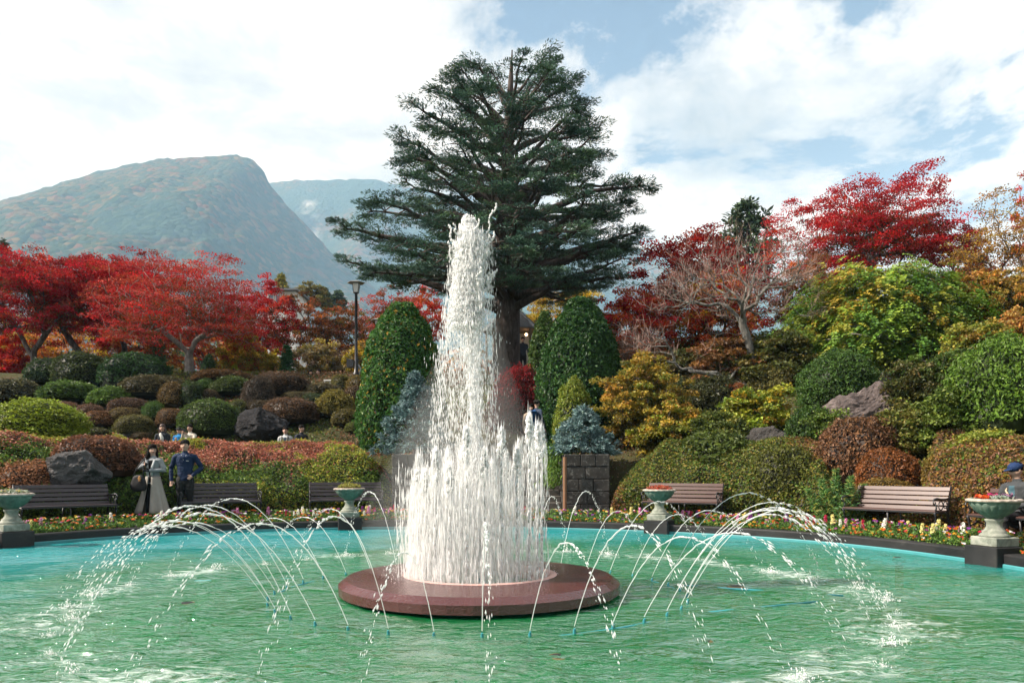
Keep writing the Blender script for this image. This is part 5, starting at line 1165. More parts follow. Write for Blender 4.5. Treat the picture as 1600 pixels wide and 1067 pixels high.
# ring of arcs
R0 = 2.22
def arc_mesh(seed, h, rg):
    r = np.random.default_rng(seed); mb = MB(); n = 26; tt = np.linspace(0, .50, n); w = r.normal(0, .004, (n, 3)) * np.linspace(0, 1, n)[:, None]
    pt = np.stack([rg * tt, 0 * tt, .05 + 4 * h * tt * (1 - tt)], 1) + w; mb.tube(pt, np.interp(tt, [0, .35, .5], [.0034, .0046, .0062]) * (1 + .35 * r.normal(0, 1, n) * np.linspace(0, 1, n)).clip(.5, 1.7), 6)
    me = mb.mesh('tmp'); V0 = np.concatenate(mb.v); f0 = np.array([q for q in mb.f if len(q) == 4]); tri = np.concatenate([f0[:, [0, 1, 2]], f0[:, [0, 2, 3]]]); bpy.data.meshes.remove(me)
    m = 95; u = .42 + .58 * np.sort(r.random(m)) ** .9; D = np.stack([np.full(m, rg), 0 * u, 4 * h * (1 - 2 * u)], 1); sp = np.clip(u - .45, 0, 1) * .055
    C = np.stack([rg * u, 0 * u, .05 + 4 * h * u * (1 - u)], 1) + r.normal(0, 1, (m, 3)) * sp[:, None] * [1, .7, 1]
    return new_mesh('arc_jet', *join([(V0, tri), drops(C, r.uniform(.0028, .0075, m) * np.interp(u, [.4, .6, 1], [1.1, 1, .7]), r.uniform(2, 6, m), D, r)]), smooth_shade=True, mats=[M_DROP])
arcs = [arc_mesh(430 + i, .92 + .10 * math.sin(i * 2.1), 1.86 + .16 * math.cos(i * 1.7)) for i in range(8)]
def splash_mesh(seed):
    r = np.random.default_rng(seed); n = 110; a = r.random(n) * 6.28; q = abs(r.normal(0, .075, n)); z = .004 + .12 * r.random(n) ** 2.5 * np.exp(-q * 6)
    m = 60; a2 = r.random(m) * 6.28; q2 = .16 * r.random(m)
    P1 = drops(np.stack([np.cos(a) * q, np.sin(a) * q, z], 1), .002 + .006 * r.random(n) ** 2, r.uniform(1, 2.5, n), None, r)
    P2 = drops(np.stack([np.cos(a2) * q2 * 1.5, np.sin(a2) * q2, .010 + 0 * a2], 1), r.uniform(.003, .009, m), .5, None, r)
    return new_mesh('splash', *join([P1, P2]), smooth_shade=True, mats=[M_JET])
spl = [splash_mesh(450 + i) for i in range(5)]
noz = MB().tube([(0, 0, -.12), (0, 0, .015), (.008, 0, .035)], [.013, .013, .008], 8).mesh('nozzle', M_TEALPIPE)
NA = 36
for i in range(NA):
    th = i * 2 * math.pi / NA + .05; rr_ = random.Random(500 + i); p = (R0 * math.cos(th), R0 * math.sin(th), 0)
    o = link('nozzle', noz, fountain, p, (0, 0, th))
    me = arcs[rr_.randrange(8)]; s = rr_.uniform(.92, 1.06); stuff(link('arc_jet', me, fountain, p, (0, 0, th + rr_.uniform(-.05, .05)), (s, s, s * rr_.uniform(.82, 1.04))))
    ld = R0 + 1.86 * s + rr_.uniform(-.1, .15); o = stuff(link('splash', spl[i % 5], fountain, (ld * math.cos(th), ld * math.sin(th), 0), (0, 0, rr_.uniform(0, 6)))); sc_ = rr_.uniform(.4, 1.0); o.scale = (sc_, sc_, sc_)
ringp = MB(); a = np.linspace(0, 2 * math.pi, 73); ringp.tube(np.stack([R0 * np.cos(a), R0 * np.sin(a), -.024 + .010 * np.sin(a * 5)], 1), .014, 8, False); ringp.obj('ring_pipe', M_TEALPIPE, fountain, True)
for (a0, a1, r0_, r1_) in [(.30, -.05, R0, 3.9), (-.62, -.10, R0, 3.85), (2.6, 2.9, R0, 3.6)]:
    MB().tube([(r0_ * math.cos(a0), r0_ * math.sin(a0), -.014), (r1_ * math.cos(a1), r1_ * math.sin(a1), -.010)], .012, 8).obj('feed_pipe', M_TEALPIPE, fountain, True)
M_LIGHTBROWN = simple('algae_brown', (.10, .08, .03), .6, .4, .3, 12)
for (px, py, lab) in [(875, 1024, 'sunken round lamp below the fountain slab, nearest one'), (1405, 870, 'sunken lamp out towards the second brown bench'), (290, 941, 'sunken lamp on the side of the dark benches'), (1095, 1000, 'sunken lamp beyond the feed pipes'), (1150, 915, 'dark sunken lamp among the feed pipes')]:
    Y = (ZC + .0) * F / (py - HY); q = P(px, py, Y)
    o = thing('pool_lamp', lab, 'lamp', (q[0], q[1], -.015), 0, 'sunken lamps in the pool')
    MB().lathe([(.0001, .012), (.085, .014), (.10, .006), (.10, -.05), (.06, -.10), (.06, -.48)], 20).obj('lamp_body', M_LIGHTBROWN, o); MB().lathe([(.07, .0145), (.0001, .018)], 20).obj('lens', M_KERB, o)

# ------------------------------------------------------------------ urns on the kerb
t = NT('verdigris'); p = t.objc(); n1 = t.noise(p, 6, 6, .65, .4); n2 = t.noise(t.mapv(p, (8, 8, 1.5)), 3, 5, .7)
c = t.ramp(n1, [(.3, (.055, .08, .065)), (.5, (.12, .17, .135)), (.7, (.23, .27, .225))]); c = t.mix(t.ramp(n2, [(.55, 0.0), (.72, .6)]), c, (.07, .09, .07))
M_VERD = t.done(t.bsdf(c, .75, .3, t.bump(n1, .4, .01)))
t = NT('weathered_stone'); p = t.objc(); n1 = t.noise(p, 5, 6, .7, .4); c = t.ramp(n1, [(.3, (.09, .10, .085)), (.5, (.22, .24, .20)), (.7, (.40, .40, .35))]); M_WSTONE = t.done(t.bsdf(c, .85, .25, t.bump(n1, .5, .015)))
t = NT('rim_stone'); p = t.objc(); n1 = t.noise(p, 8, 6, .7); c = t.ramp(n1, [(.3, (.20, .16, .13)), (.55, (.42, .36, .31)), (.75, (.55, .50, .45))]); M_RSTONE = t.done(t.bsdf(c, .85, .25, t.bump(n1, .6, .015)))
def urn_meshes():
    fl = lambda r_, z, a: r_ * (1 + .045 * (z > .02) * (z < .21) * (abs(math.sin(a * 9)) ** .6 - .55) * 1.2)
    bowl = MB().lathe([(.07, -.01), (.11, .0), (.12, .02), (.17, .05), (.235, .10), (.28, .155), (.305, .205), (.308, .225)], 108, (0, 0, .66), fl, close=False).mesh('bowl', M_VERD, True)
    fr = lambda r_, z, a: r_ * (1 + .018 * math.cos(a * 18) * (r_ > .30))
    rim = MB().lathe([(.300, .222), (.335, .228), (.350, .245), (.345, .265), (.315, .275), (.28, .262), (.26, .235)], 108, (0, 0, .66), fr, close=False).mesh('bowl_rim', M_RSTONE, True)
    stem = MB().lathe([(.19, .40), (.19, .425), (.165, .445), (.15, .455), (.155, .475), (.125, .50), (.10, .545), (.098, .60), (.12, .625), (.12, .645), (.085, .66)], 36).mesh('stem', M_WSTONE, True)
    plinth = MB().box((0, 0, .335), (.42, .42, .13), bev=.012).mesh('plinth', M_WSTONE)
    base = MB().box((0, 0, .105), (.52, .52, .33), bev=.01).box((0, 0, -.058), (.56, .56, .03), bev=.008).mesh('base', M_KERB)
    soil = MB().lathe([(.0001, .25), (.29, .235)], 24, (0, 0, .66)).mesh('soil', M_BED)
    return [('bowl', bowl), ('bowl_rim', rim), ('stem', stem), ('plinth', plinth), ('base', base), ('soil', soil)]
um = urn_meshes()
def urn_plants(kind, seed):
    r = np.random.default_rng(seed); VV, FF, CC, o = [], [], [], 0
    def put(n, cols, L, Wd, zlo, zhi, rad, up=.5, cx=0, cy=0):
        nonlocal o
        a = r.random(n) * 6.28; q = rad * np.sqrt(r.random(n)); Pt = np.stack([cx + np.cos(a) * q, cy + np.sin(a) * q, r.uniform(zlo, zhi, n) * (1 - .5 * (q / .3) ** 2)], 1); V, Fq = leaf_arrays(Pt, unit(rand_dirs(n, r) + [0, 0, up]), L * (.6 + .8 * r.random(n)), Wd, r); VV.append(V); FF.append(Fq + o); o += len(V); CC.append(np.repeat(palette(n, cols, r, .15), 4, 0))
    if kind == 0: put(500, [(.30, .34, .26), (.40, .42, .36), (.20, .26, .16)], .07, .035, .0, .11, .27); put(60, [(.5, .35, .3), (.45, .40, .15)], .05, .04, .07, .12, .24)
    if kind == 1: put(420, [(.30, .30, .06), (.22, .22, .05), (.36, .32, .10)], .08, .04, .0, .16, .25); put(120, [(.16, .10, .06)], .07, .03, .0, .10, .26)
    if kind == 2: put(420, [(.42, .12, .05), (.34, .08, .05), (.25, .10, .06)], .10, .02, .0, .12, .28); put(70, [(.55, .04, .03), (.5, .08, .03)], .06, .05, .05, .12, .26)
    if kind == 3:
        put(170, [(.12, .16, .08), (.30, .34, .28)], .07, .04, .0, .07, .28); put(50, [(.60, .05, .02), (.60, .12, .02)], .055, .05, .05, .09, .09, cx=-.17); put(40, [(.40, .02, .12), (.5, .05, .2)], .05, .045, .06, .10, .07, cx=.03, cy=.1); put(120, [(.12, .07, .12), (.22, .12, .2)], .07, .03, .03, .10, .09, cx=.17); put(120, [(.34, .40, .34)], .06, .03, .02, .08, .09, cx=.03, cy=-.1)
    return new_mesh('urn_plants', np.concatenate(VV), np.concatenate(FF), np.concatenate(CC), mats=[M_LEAF])
for i, (px, lab, lp) in enumerate([(18, 'verdigris urn on a black block at the frame edge beside the first dark bench', 'grey-green succulents filling the urn at the frame edge'), (546, 'green stone urn in front of the dark bench near the falling water', 'yellow-green plants in the urn near the falling water'), (1030, 'green stone urn in front of the first brown bench', 'red-brown trailing plants in the urn before the first brown bench'), (1554, 'green fluted urn on a black block beside the person in a cap', 'mixed red and purple flowers in the urn beside the capped person')]):
    th = theta_at(px, .10); q = rim_pt(np.array([th]), .10)[0]; o = thing('stone_urn', lab, 'urn', q, th - math.pi / 2, 'urns on the pool kerb')
    for nm, me in um:
        pt_ = link(nm, me, bowl_ if nm in ('bowl_rim', 'soil') else o)
        if nm == 'bowl': bowl_ = pt_
    tag(link('urn_plants', urn_plants(i, 520 + i), loc=(q[0], q[1], .895)), lp, 'plants')

# ------------------------------------------------------------------ benches
t = NT('bench_wood'); p = t.objc(); oi = t.n('ShaderNodeObjectInfo'); n1 = t.noise(t.mapv(p, (1.5, 18, 18)), 4, 5, .65)
c = t.mix(1.0, t.ramp(n1, [(.3, (.7, .7, .7)), (.7, (1.2, 1.15, 1.1))]), oi.outputs['Color'], 'MULTIPLY'); M_SLAT = t.done(t.bsdf(c, .38, .5, t.bump(n1, .15, .004)))
M_IRON = simple('black_iron', (.012, .012, .014), .4, .5, .3, 10, .3, .004)
BW = 1.72
def bench_parts():
    out = []
    prof_b = [(.155, .46), (.175, .55), (.20, .635), (.228, .72), (.262, .80)]
    slat_s = MB().box((0, 0, 0), (BW, .082, .028), bev=.006).mesh('slat', M_SLAT)
    for i, y in enumerate((-.235, -.14, -.045, .05)): out.append(('slat', slat_s, (0, y, .432 - .004 * i + (.0 if i else -.008)), (R(-3) if i else R(12), 0, 0)))
    slat_b = MB().box((0, 0, 0), (BW, .026, .075), bev=.006).mesh('slat', M_SLAT)
    for (y, z) in prof_b: out.append(('slat', slat_b, (0, y - .022, z), (R(-18), 0, 0)))
    e = MB(); ax = (1, 0, 0)
    e.tube([(0, -.245, 0), (0, -.25, .10), (0, -.215, .22), (0, -.235, .34), (0, -.27, .41)], [.026, .018, .018, .02, .022], 8)
    e.tube([(0, .30, 0), (0, .27, .12), (0, .19, .28), (0, .16, .42), (0, .19, .56), (0, .245, .72), (0, .29, .85)], [.026, .02, .02, .022, .02, .019, .015], 8)
    e.tube([(0, -.27, .405), (0, -.1, .40), (0, .08, .395), (0, .165, .42)], .02, 8)
    e.tube([(0, -.225, .24), (0, -.05, .30), (0, .12, .26), (0, .205, .24)], .012, 6)
    e.tube([(0, .225, .645), (0, .10, .625), (0, -.06, .625), (0, -.19, .64), (0, -.27, .63)], [.015, .017, .02, .022, .02], 8)
    a = np.linspace(0, 5.2, 16); e.tube(np.stack([0 * a, -.262 - np.sin(a) * (.058 - .008 * a), .575 + np.cos(a) * (.058 - .008 * a)], 1), .012, 6)
    e.tube([(0, -.25, .42), (0, -.205, .48), (0, -.22, .54)], .014, 6)
    a = np.linspace(0, 6.28, 14); e.tube(np.stack([0 * a, -.06 + np.sin(a) * .075, .52 + np.cos(a) * .075], 1), .010, 6); e.tube(np.stack([0 * a, .085 + np.sin(a) * .055, .53 + np.cos(a) * .06], 1), .009, 6)
    em = e.mesh('end_frame', M_IRON, True)
    for s in (-1, 1): out.append(('end_frame', em, (s * (BW / 2 - .012), 0, 0), None))
    c = MB(); c.tube([(0, -.24, 0), (0, -.22, .2), (0, -.25, .41)], .018, 8).tube([(0, -.25, .405), (0, .16, .40)], .016, 8).tube([(0, .16, .40), (0, .28, .83)], .014, 8).tube([(0, .27, 0), (0, .16, .40)], .018, 8); out.append(('centre_support', c.mesh('centre_support', M_IRON, True), (0, .01, 0), None))
    out.append(('front_rail', MB().box((0, 0, 0), (BW - .06, .02, .03)).mesh('front_rail', M_IRON), (0, -.265, .405), None))
    return out
bp = bench_parts(); BENCH = {}
for (px, lab, col) in [(104, 'dark slatted bench below the grey rock, first from the frame edge', (.032, .023, .028)), (344, 'dark slatted bench partly hidden by the standing man', (.032, .023, .028)), (541, 'dark slatted bench behind the urn near the falling water', (.032, .023, .026)), (1066, 'brown slatted bench behind an urn, nearest to the stairs', (.062, .027, .022)), (1398, 'brown slatted bench standing free between young fir and urn', (.066, .031, .025)), (1612, 'brown bench cut by the frame edge under the person in a cap', (.064, .029, .023))]:
    th = theta_at(px, 1.2); q = rim_pt(np.array([th]), 1.2, .205)[0]; o = thing('park_bench', lab, 'bench', q, th - math.pi / 2, 'benches round the pool'); BENCH[px] = (q, th)
    for nm, me, lc, rt in bp:
        s = link(nm, me, o, lc, rt)
        if nm == 'slat': s.color = (*col, 1)

# ------------------------------------------------------------------ flower border
r = np.random.default_rng(601)
def border(th, off, z): p = rim_pt(th, off, 0.0); p[:, 2] = z; return p
VV, FF, CC, o = [], [], [], 0
n = 30000; th = r.uniform(R(6), R(170), n); off = r.uniform(.27, .82, n); h = r.random(n) * (.10 + .16 * smooth(.3, .7, off)); Pt = border(th, off, .17 + h); V, Fq = leaf_arrays(Pt, unit(rand_dirs(n, r) + [0, 0, .5]), .065 * (.6 + .8 * r.random(n)), .024, r); VV.append(V); FF.append(Fq); o = len(V)
CC.append(np.repeat(palette(n, [(.07, .16, .03), (.11, .22, .04), (.16, .28, .05), (.05, .11, .02)], r, .2), 4, 0))
fc = [(.62, .20, .015), (.60, .32, .02), (.62, .10, .02), (.75, .72, .70), (.55, .02, .05), (.55, .25, .42), (.35, .03, .25), (.65, .55, .12), (.22, .03, .28)]
nb = 1500; th = r.uniform(R(6), R(170), nb); off = r.uniform(.28, .80, nb); front = 1 - smooth(.35, .65, off); sel = np.where(r.random(nb) < front * .75, r.choice(3, nb), r.choice(9, nb)); z0 = .23 + .18 * smooth(.3, .7, off) + r.normal(0, .02, nb)
for q in range(nb):
    c0 = border(th[q:q + 1], off[q:q + 1], z0[q])[0]; m = 5; a = np.arange(m) * 6.28 / m + r.random() * 6; s = r.uniform(.012, .021); Pt = c0 + np.stack([np.cos(a) * s, np.sin(a) * s, r.normal(0, .005, m)], 1); tilt = unit(np.array([r.normal(0, .4), -.8, .7])); V, Fq = leaf_arrays(Pt, np.tile(tilt, (m, 1)) + r.normal(0, .2, (m, 3)), s * 2.1, s * 1.8, r, np.stack([np.cos(a), np.sin(a), 0 * a], 1)); VV.append(V); FF.append(Fq + o); o += len(V); CC.append(np.repeat(np.clip(np.tile(np.array(fc[sel[q]]) * r.uniform(.8, 1.15), (m, 1)), 0, .9), 4, 0))
stuff(link('flower_border', new_mesh('flower_border', np.concatenate(VV), np.concatenate(FF), np.concatenate(CC), mats=[M_LEAF])))
def spike_mesh(col, seed):
    r = np.random.default_rng(seed); n = 60; s = r.random(n); a = r.random(n) * 6.28; q = .034 * (1 - s * .55); V, Fq = leaf_arrays(np.stack([np.cos(a) * q, np.sin(a) * q, .13 + .15 * s], 1), unit(np.stack([np.cos(a), np.sin(a), .5 + 0 * a], 1) + rand_dirs(n, r) * .4), .036, .03, r); c = palette(n, [col], r, .12)
    n2 = 40; s2 = r.random(n2); a2 = r.random(n2) * 6.28; V2, F2 = leaf_arrays(np.stack([np.cos(a2) * .03, np.sin(a2) * .03, .0 + .14 * s2], 1), rand_dirs(n2, r), .07, .018, r)
    return new_mesh('snapdragon', np.concatenate([V, V2]), np.concatenate([Fq, F2 + len(V)]), np.concatenate([np.repeat(c, 4, 0), np.repeat(palette(n2, [(.09, .18, .04)], r), 4, 0)]), mats=[M_LEAF])
SP = [('white', (.80, .79, .72)), ('pale yellow', (.75, .68, .30)), ('pink', (.70, .28, .48)), ('crimson', (.42, .015, .05)), ('deep purple', (.20, .025, .22))]
SPOT = [(60, 'beside the urn at the frame edge'), (200, 'in front of the first dark bench'), (320, 'at the feet of the standing couple'), (430, 'before the bench beside the man'), (520, 'between two dark benches'), (575, 'around the urn near the falling water'), (640, 'near the stair wall'), (760, 'behind the tall jet'), (890, 'at the foot of the stairs'), (985, 'below the wall with the spreading spruce'), (1075, 'around the urn before the first brown bench'), (1180, 'just past the first brown bench'), (1290, 'in front of the young fir'), (1400, 'before the second brown bench, fir side'), (1500, 'before the second brown bench, urn side'), (9999, 'beside the last urn and the capped person')]
spm = [spike_mesh(c, 620 + i) for i, (_, c) in enumerate(SP)]
for q in range(120):
    th = r.uniform(R(10), R(166)); k = int(r.choice(5, p=[.26, .18, .24, .18, .14])); p = border(np.array([th]), np.array([r.uniform(.45, .8)]), .18)[0]
    if ST_X0 < p[0] < ST_X1 and r.random() < .4: continue
    ob_ = link('snapdragon', spm[k], loc=p, rot=(r.normal(0, .08), r.normal(0, .08), r.uniform(0, 6))); s = r.uniform(.75, 1.2); ob_.scale = (s, s, s)
    spx = CX + F * p[0] / p[1]; where = next(w for lim, w in SPOT if spx < lim)
    tag(ob_, SP[k][0] + ' snapdragon spike in the flower border ' + where, 'flower', SP[k][0] + ' snapdragons')

# ------------------------------------------------------------------ lamps, gazebo, house, white bench
M_BLACK = simple('lamp_black', (.015, .015, .017), .45, .5, .3, 8)
t = NT('lamp_glass'); M_GLASS = t.done(t.bsdf((.75, .76, .74), .25, .5))
M_LAMPTOP = simple('lamp_cap', (.30, .30, .30), .5, .5)
def lamp(label, px, py_base, py_top, Y, box=False):
    q = P(px, py_base, Y); X, g = q[0], gz(q[0], Y); H = P(px, py_top, Y)[2] - g; o = thing('lamp_post', label, 'lamp', (X, Y, g), 0, 'garden lamp posts')
    MB().lathe([(.14, -.1), (.14, .12), (.10, .16), (.085, .7), (.07, .75), (.06, H - .60), (.085, H - .585), (.085, H - .56)], 14).obj('post', M_BLACK, o, True)
    lan = MB(); 
    for k in range(4):
        a = k * math.pi / 2 + math.pi / 4; lan.tube([(.13 * math.cos(a), .13 * math.sin(a), H - .55), (.20 * math.cos(a), .20 * math.sin(a), H - .16)], .014, 5)
    lan.box((0, 0, H - .555), (.22, .22, .03)); lan_ = lan.obj('lantern_frame', M_BLACK, o)
    for k in range(4):
        a = k * math.pi / 2; c, s = math.cos(a), math.sin(a); V = []
        for (w, d, z) in ((-.085, .088, H - .535), (.085, .088, H - .535), (.13, .136, H - .165), (-.13, .136, H - .165)): V.append((d * c - w * s, d * s + w * c, z))
        MB().add(V, [(0, 1, 2, 3)]).obj('pane', M_GLASS, lan_)
    MB().lathe([(.24, H - .165), (.40, H - .13), (.40, H - .115), (.20, H - .055), (.05, H - .03), (.03, H), (.0001, H + .01)], 6).obj('cap', M_LAMPTOP, o)
    if box: MB().box((-.26, 0, .55), (.28, .2, .36), bev=.01).obj('control_box', M_BLACK, o); MB().tube([(-.1, 0, .62), (.02, 0, .62)], .03, 6).tube([(.12, 0, .05), (.2, 0, .3), (.1, 0, .5)], .04, 6).obj('bracket', M_LAMPTOP, o)
lamp('tall black lamp post with a square lantern rising beside the domed conifer', 556.5, 583, 438, 33.0, True)
lamp('farther small lamp post showing between trees and domed conifer', 590, 560, 497, 43.0)
M_ROOF = simple('grey_roof', (.16, .17, .185), .7, .3, .2, 5); M_WALLW = simple('pale_wall', (.62, .62, .60), .8, .2, .12, 2); M_WINDOW = simple('window_glass', (.10, .14, .18), .1, .8, .2, 2, 0); M_TIMBER = simple('timber', (.20, .15, .11), .8, .2)
def gazebo():
    Y = 39.0; X = (800 - CX) / F * Y; g = gz(X, Y); ze = P(800, 517, Y)[2] - g; za = P(800, 478, Y)[2] - g; Rr = 47 / F * Y; o = thing('gazebo', 'small grey-roofed pavilion peeping out behind the cedar trunk', 'pavilion', (X, Y, g))
    roof_ = MB().lathe([(Rr, ze - .06), (Rr, ze), (.12, za), (.0001, za + .1)], 8, close=False).obj('roof', M_ROOF, o); MB().lathe([(Rr * .97, ze - .05), (.1, ze - .01)], 8, close=False).obj('ceiling', M_TIMBER, o)
    for k in range(8):
        a = k * math.pi / 4; MB().tube([(Rr * .84 * math.cos(a), Rr * .84 * math.sin(a), 0), (Rr * .84 * math.cos(a), Rr * .84 * math.sin(a), ze - .03)], .06, 8).obj('post', M_TIMBER, o)
        MB().tube([(Rr * math.cos(a), Rr * math.sin(a), ze + .02), (.12 * math.cos(a), .12 * math.sin(a), za + .02)], .03, 6).obj('ridge', M_ROOF, roof_)
    MB().box((0, .4, ze * .5), (Rr * 1.2, .1, ze * .95)).obj('back_wall', M_WALLW, o)
    t = NT('lit_bulb'); e = t.n('ShaderNodeEmission'); e.inputs[0].default_value = (1, .62, .32, 1); e.inputs[1].default_value = 6
    MB().ball((22 / F * Y, -.5, ze - .28), .07).obj('bulb', t.done(e.outputs[0]), o, True)
gazebo()
def house():
    Y = 78.0; X = P(440, 0, Y)[0]; g = gz(X, Y); zt = P(0, 455, Y)[2] - g; w = 44 / F * Y; o = thing('house', 'white flat-roofed house glimpsed above the red maples', 'house', (X, Y, g))
    MB().box((0, 2.2, zt / 2), (w, 4.4, zt)).obj('wall', M_WALLW, o); MB().box((0, 2.0, zt + .09), (w + .7, 5.2, .18)).obj('roof', M_ROOF, o)
    for k in range(4):
        f = link('window', MB().box((-w / 2 + (k + .5) * w / 4, -.02, zt - .85), (w / 4 - .18, .06, .95)).mesh('window', M_WALLW), o); MB().box((-w / 2 + (k + .5) * w / 4, -.055, zt - .85), (w / 4 - .32, .03, .80)).obj('pane', M_WINDOW, f)
house()
def white_bench():
    q = on_ground(513, 604); Y = q[1]; o = thing('white_bench', 'small white bench among the clipped shrubs near the seated couple', 'bench', (q[0], Y, gz(q[0], Y)))
    s = Y / F; MB().box((0, 0, 9 * s), (12 * s, .3, .06), bev=.01).obj('seat', M_WALLW, o)
    for k in (-1, 1): MB().box((k * 4.4 * s, 0, 4.3 * s), (.06, .26, 8.6 * s)).obj('leg', M_WALLW, o)
white_bench()
# ------------------------------------------------------------------ people
M_PERSON = vcol('cloth_and_skin', .75, .2, 60, .12); M_HAIR = simple('dark_hair', (.008, .006, .005), .85, .12, .4, 30, .5, .01)
SKIN = (.52, .33, .25)
def person(label, loc, rz, s, top, legs, pose='stand', arms=None, hair=(.012, .009, .008), long_hair=False, cap=None, head=(0, 0), shoes=(.02, .02, .02), voxel=.013, slim=1.0, inner=None, group=None, hair_on=True, skin=SKIN, lean=0.0, nape=None):
    """One continuous body grown over a jointed frame; the coat, hair and cap are children. Faces -Y at rz = 0."""
    ch = []     # (points, radii, squash, colour)
    hip = .92 if pose == 'stand' else .47
    up = lambda x, y, z: np.array([x, y + lean * (z - .92), z - .92 + hip])
    w = slim
    ch.append(([up(0, 0, .86), up(0, 0, .98), up(0, 0, 1.12), up(0, 0, 1.28), up(0, 0, 1.40), up(0, .005, 1.455)], [.155 * w, .158 * w, .150 * w, .178 * w, .172 * w, .09], ((0, 1, 0), .66), top))
    ch.append(([up(0, .005, 1.43), up(0, -.005, 1.56)], [.056, .052], None, skin))
    ya, pi_ = head; hc = up(0, -.02, 1.645); Rh = Matrix.Rotation(ya, 3, 'Z') @ Matrix.Rotation(pi_, 3, 'X'); Hd = lambda x, y, z: hc + np.array(Rh @ Vector((x, y, z)))
    ch.append(([Hd(0, .01, -.03), Hd(0, .01, .045)], [.082, .082], None, skin)); ch.append(([Hd(0, -.028, -.03), Hd(0, -.032, -.085)], [.066, .040], None, skin)); ch.append(([Hd(0, -.092, .0), Hd(0, -.110, -.028)], [.011, .017], None, skin))
    for sx in (-1, 1): ch.append(([Hd(sx * .082, .01, .015), Hd(sx * .083, .012, -.03)], [.017, .012], None, skin))
    for sx in (-1, 1):
        if pose == 'stand': kn, an, toe = np.array([sx * .105, -.01, .50]), np.array([sx * .11, .02, .09]), np.array([sx * .13, -.15, .035])
        else: kn, an, toe = np.array([sx * .12, -.42, .49]), np.array([sx * .12, -.40, .09]), np.array([sx * .13, -.56, .035])
        hp = np.array([sx * .085, 0, hip - .01]); ch.append(([hp, hp * .5 + kn * .5, kn, kn * .5 + an * .5, an], [.098 * w, .088 * w, .066, .060, .045], None, legs)); ch.append(([an + [0, .02, -.045], toe], [.042, .036], None, shoes))
        sh = up(sx * .185 * w, .0, 1.395); el, wr = [up(*q) for q in (arms or {}).get(sx, ((sx * .26, .03, 1.12), (sx * .27, -.06, .88)))]
        ch.append(([up(sx * .12, 0, 1.40), sh, sh * .5 + el * .5, el, el * .45 + wr * .55, wr], [.075, .068, .058, .050, .046, .040], None, top))
        d = unit(wr - el); kn_ = wr + d * .085; ch.append(([wr - d * .02, wr + d * .03, kn_], [.027, .034, .032], None, skin))
        lat = unit(np.cross(d, [0.0, 1.0, .15])); pn = unit(np.cross(lat, d)) * (-1 if np.cross(lat, d)[1] > 0 else 1)
        for q, (o_, ln) in enumerate(((-.027, .062), (-.009, .074), (.009, .070), (.026, .054))):
            a0 = kn_ + lat * o_ - d * .01; a1 = a0 + d * ln * .5 + pn * ln * .15; ch.append(([a0, a1, a1 + d * ln * .35 + pn * ln * .4], [.0115, .0105, .009], None, skin))
        th_ = wr + d * .02 - lat * .030 * sx; ch.append(([th_, th_ - lat * .028 * sx + d * .03 + pn * .01, th_ - lat * .034 * sx + d * .06 + pn * .02], [.014, .012, .010], None, skin))
    mb = MB(); S_pts, S_rad, S_col = [], [], []
    for pts, rad, flat, col in ch:
        pts = np.array([np.asarray(q, float) for q in pts]); rad = np.array(rad, float); t0 = np.linspace(0, 1, len(pts)); tt = np.linspace(0, 1, (len(pts) - 1) * 4 + 1); pp = np.stack([np.interp(tt, t0, pts[:, i]) for i in range(3)], 1); rr_ = np.interp(tt, t0, rad)
        d0, d1 = unit(pts[0] - pts[1]), unit(pts[-1] - pts[-2]); pe = np.concatenate([[pts[0] + d0 * rad[0] * .75], [pts[0] + d0 * rad[0] * .45], pp, [pts[-1] + d1 * rad[-1] * .45], [pts[-1] + d1 * rad[-1] * .75]]); re = np.concatenate([[rad[0] * .35], [rad[0] * .8], rr_, [rad[-1] * .8], [rad[-1] * .35]])
        mb.tube(pe, re, 12, True, flat=flat); S_pts.append(pp); S_rad.append(rr_ * (.75 if flat else 1)); S_col.append(np.tile(col, (len(pp), 1)))
    me = mb.mesh('body'); tmp = link('body_tmp', me); md = tmp.modifiers.new('r', 'REMESH'); md.mode = 'VOXEL'; md.voxel_size = voxel; sm = tmp.modifiers.new('s', 'SMOOTH'); sm.factor = .5; sm.iterations = 2
    dg = bpy.context.evaluated_depsgraph_get(); ev = bpy.data.meshes.new_from_object(tmp.evaluated_get(dg)); bpy.data.objects.remove(tmp); ev.name = 'body'
    n = len(ev.vertices); V = np.zeros(n * 3, np.float32); ev.vertices.foreach_get('co', V); V = V.reshape(-1, 3); SP_, SR_, SC_ = np.concatenate(S_pts), np.concatenate(S_rad), np.concatenate(S_col)
    col = np.zeros((n, 3))
    for a in range(0, n, 4000): dd = np.linalg.norm(V[a:a + 4000, None] - SP_[None], axis=2) - SR_[None]; col[a:a + 4000] = SC_[np.argmin(dd, 1)]
    low_ = (col == np.asarray(top)).all(1) & (V[:, 2] < hip - .04) & (abs(V[:, 0]) < .17); col[low_] = legs
    if inner is not None: m_ = (abs(V[:, 0]) < .05) & (V[:, 1] < 0) & (V[:, 2] < hip + .49) & (V[:, 2] > hip - .02); col[m_] = inner
    fold = (fbm(V * [9, 9, 16], 33, 3) - .5) * np.where((col == np.asarray(skin)).all(1), 0, .030); Vn = np.zeros(n * 3, np.float32); ev.vertices.foreach_get('normal', Vn); V = V + Vn.reshape(-1, 3) * fold[:, None]; ev.vertices.foreach_set('co', V.astype(np.float32).ravel())
    at = ev.color_attributes.new('Col', 'FLOAT_COLOR', 'POINT'); c4 = np.ones((n, 4), np.float32); c4[:, :3] = col; at.data.foreach_set('color', c4.ravel()); ev.materials.clear(); ev.materials.append(M_PERSON); ev.polygons.foreach_set('use_smooth', np.ones(len(ev.polygons), bool))
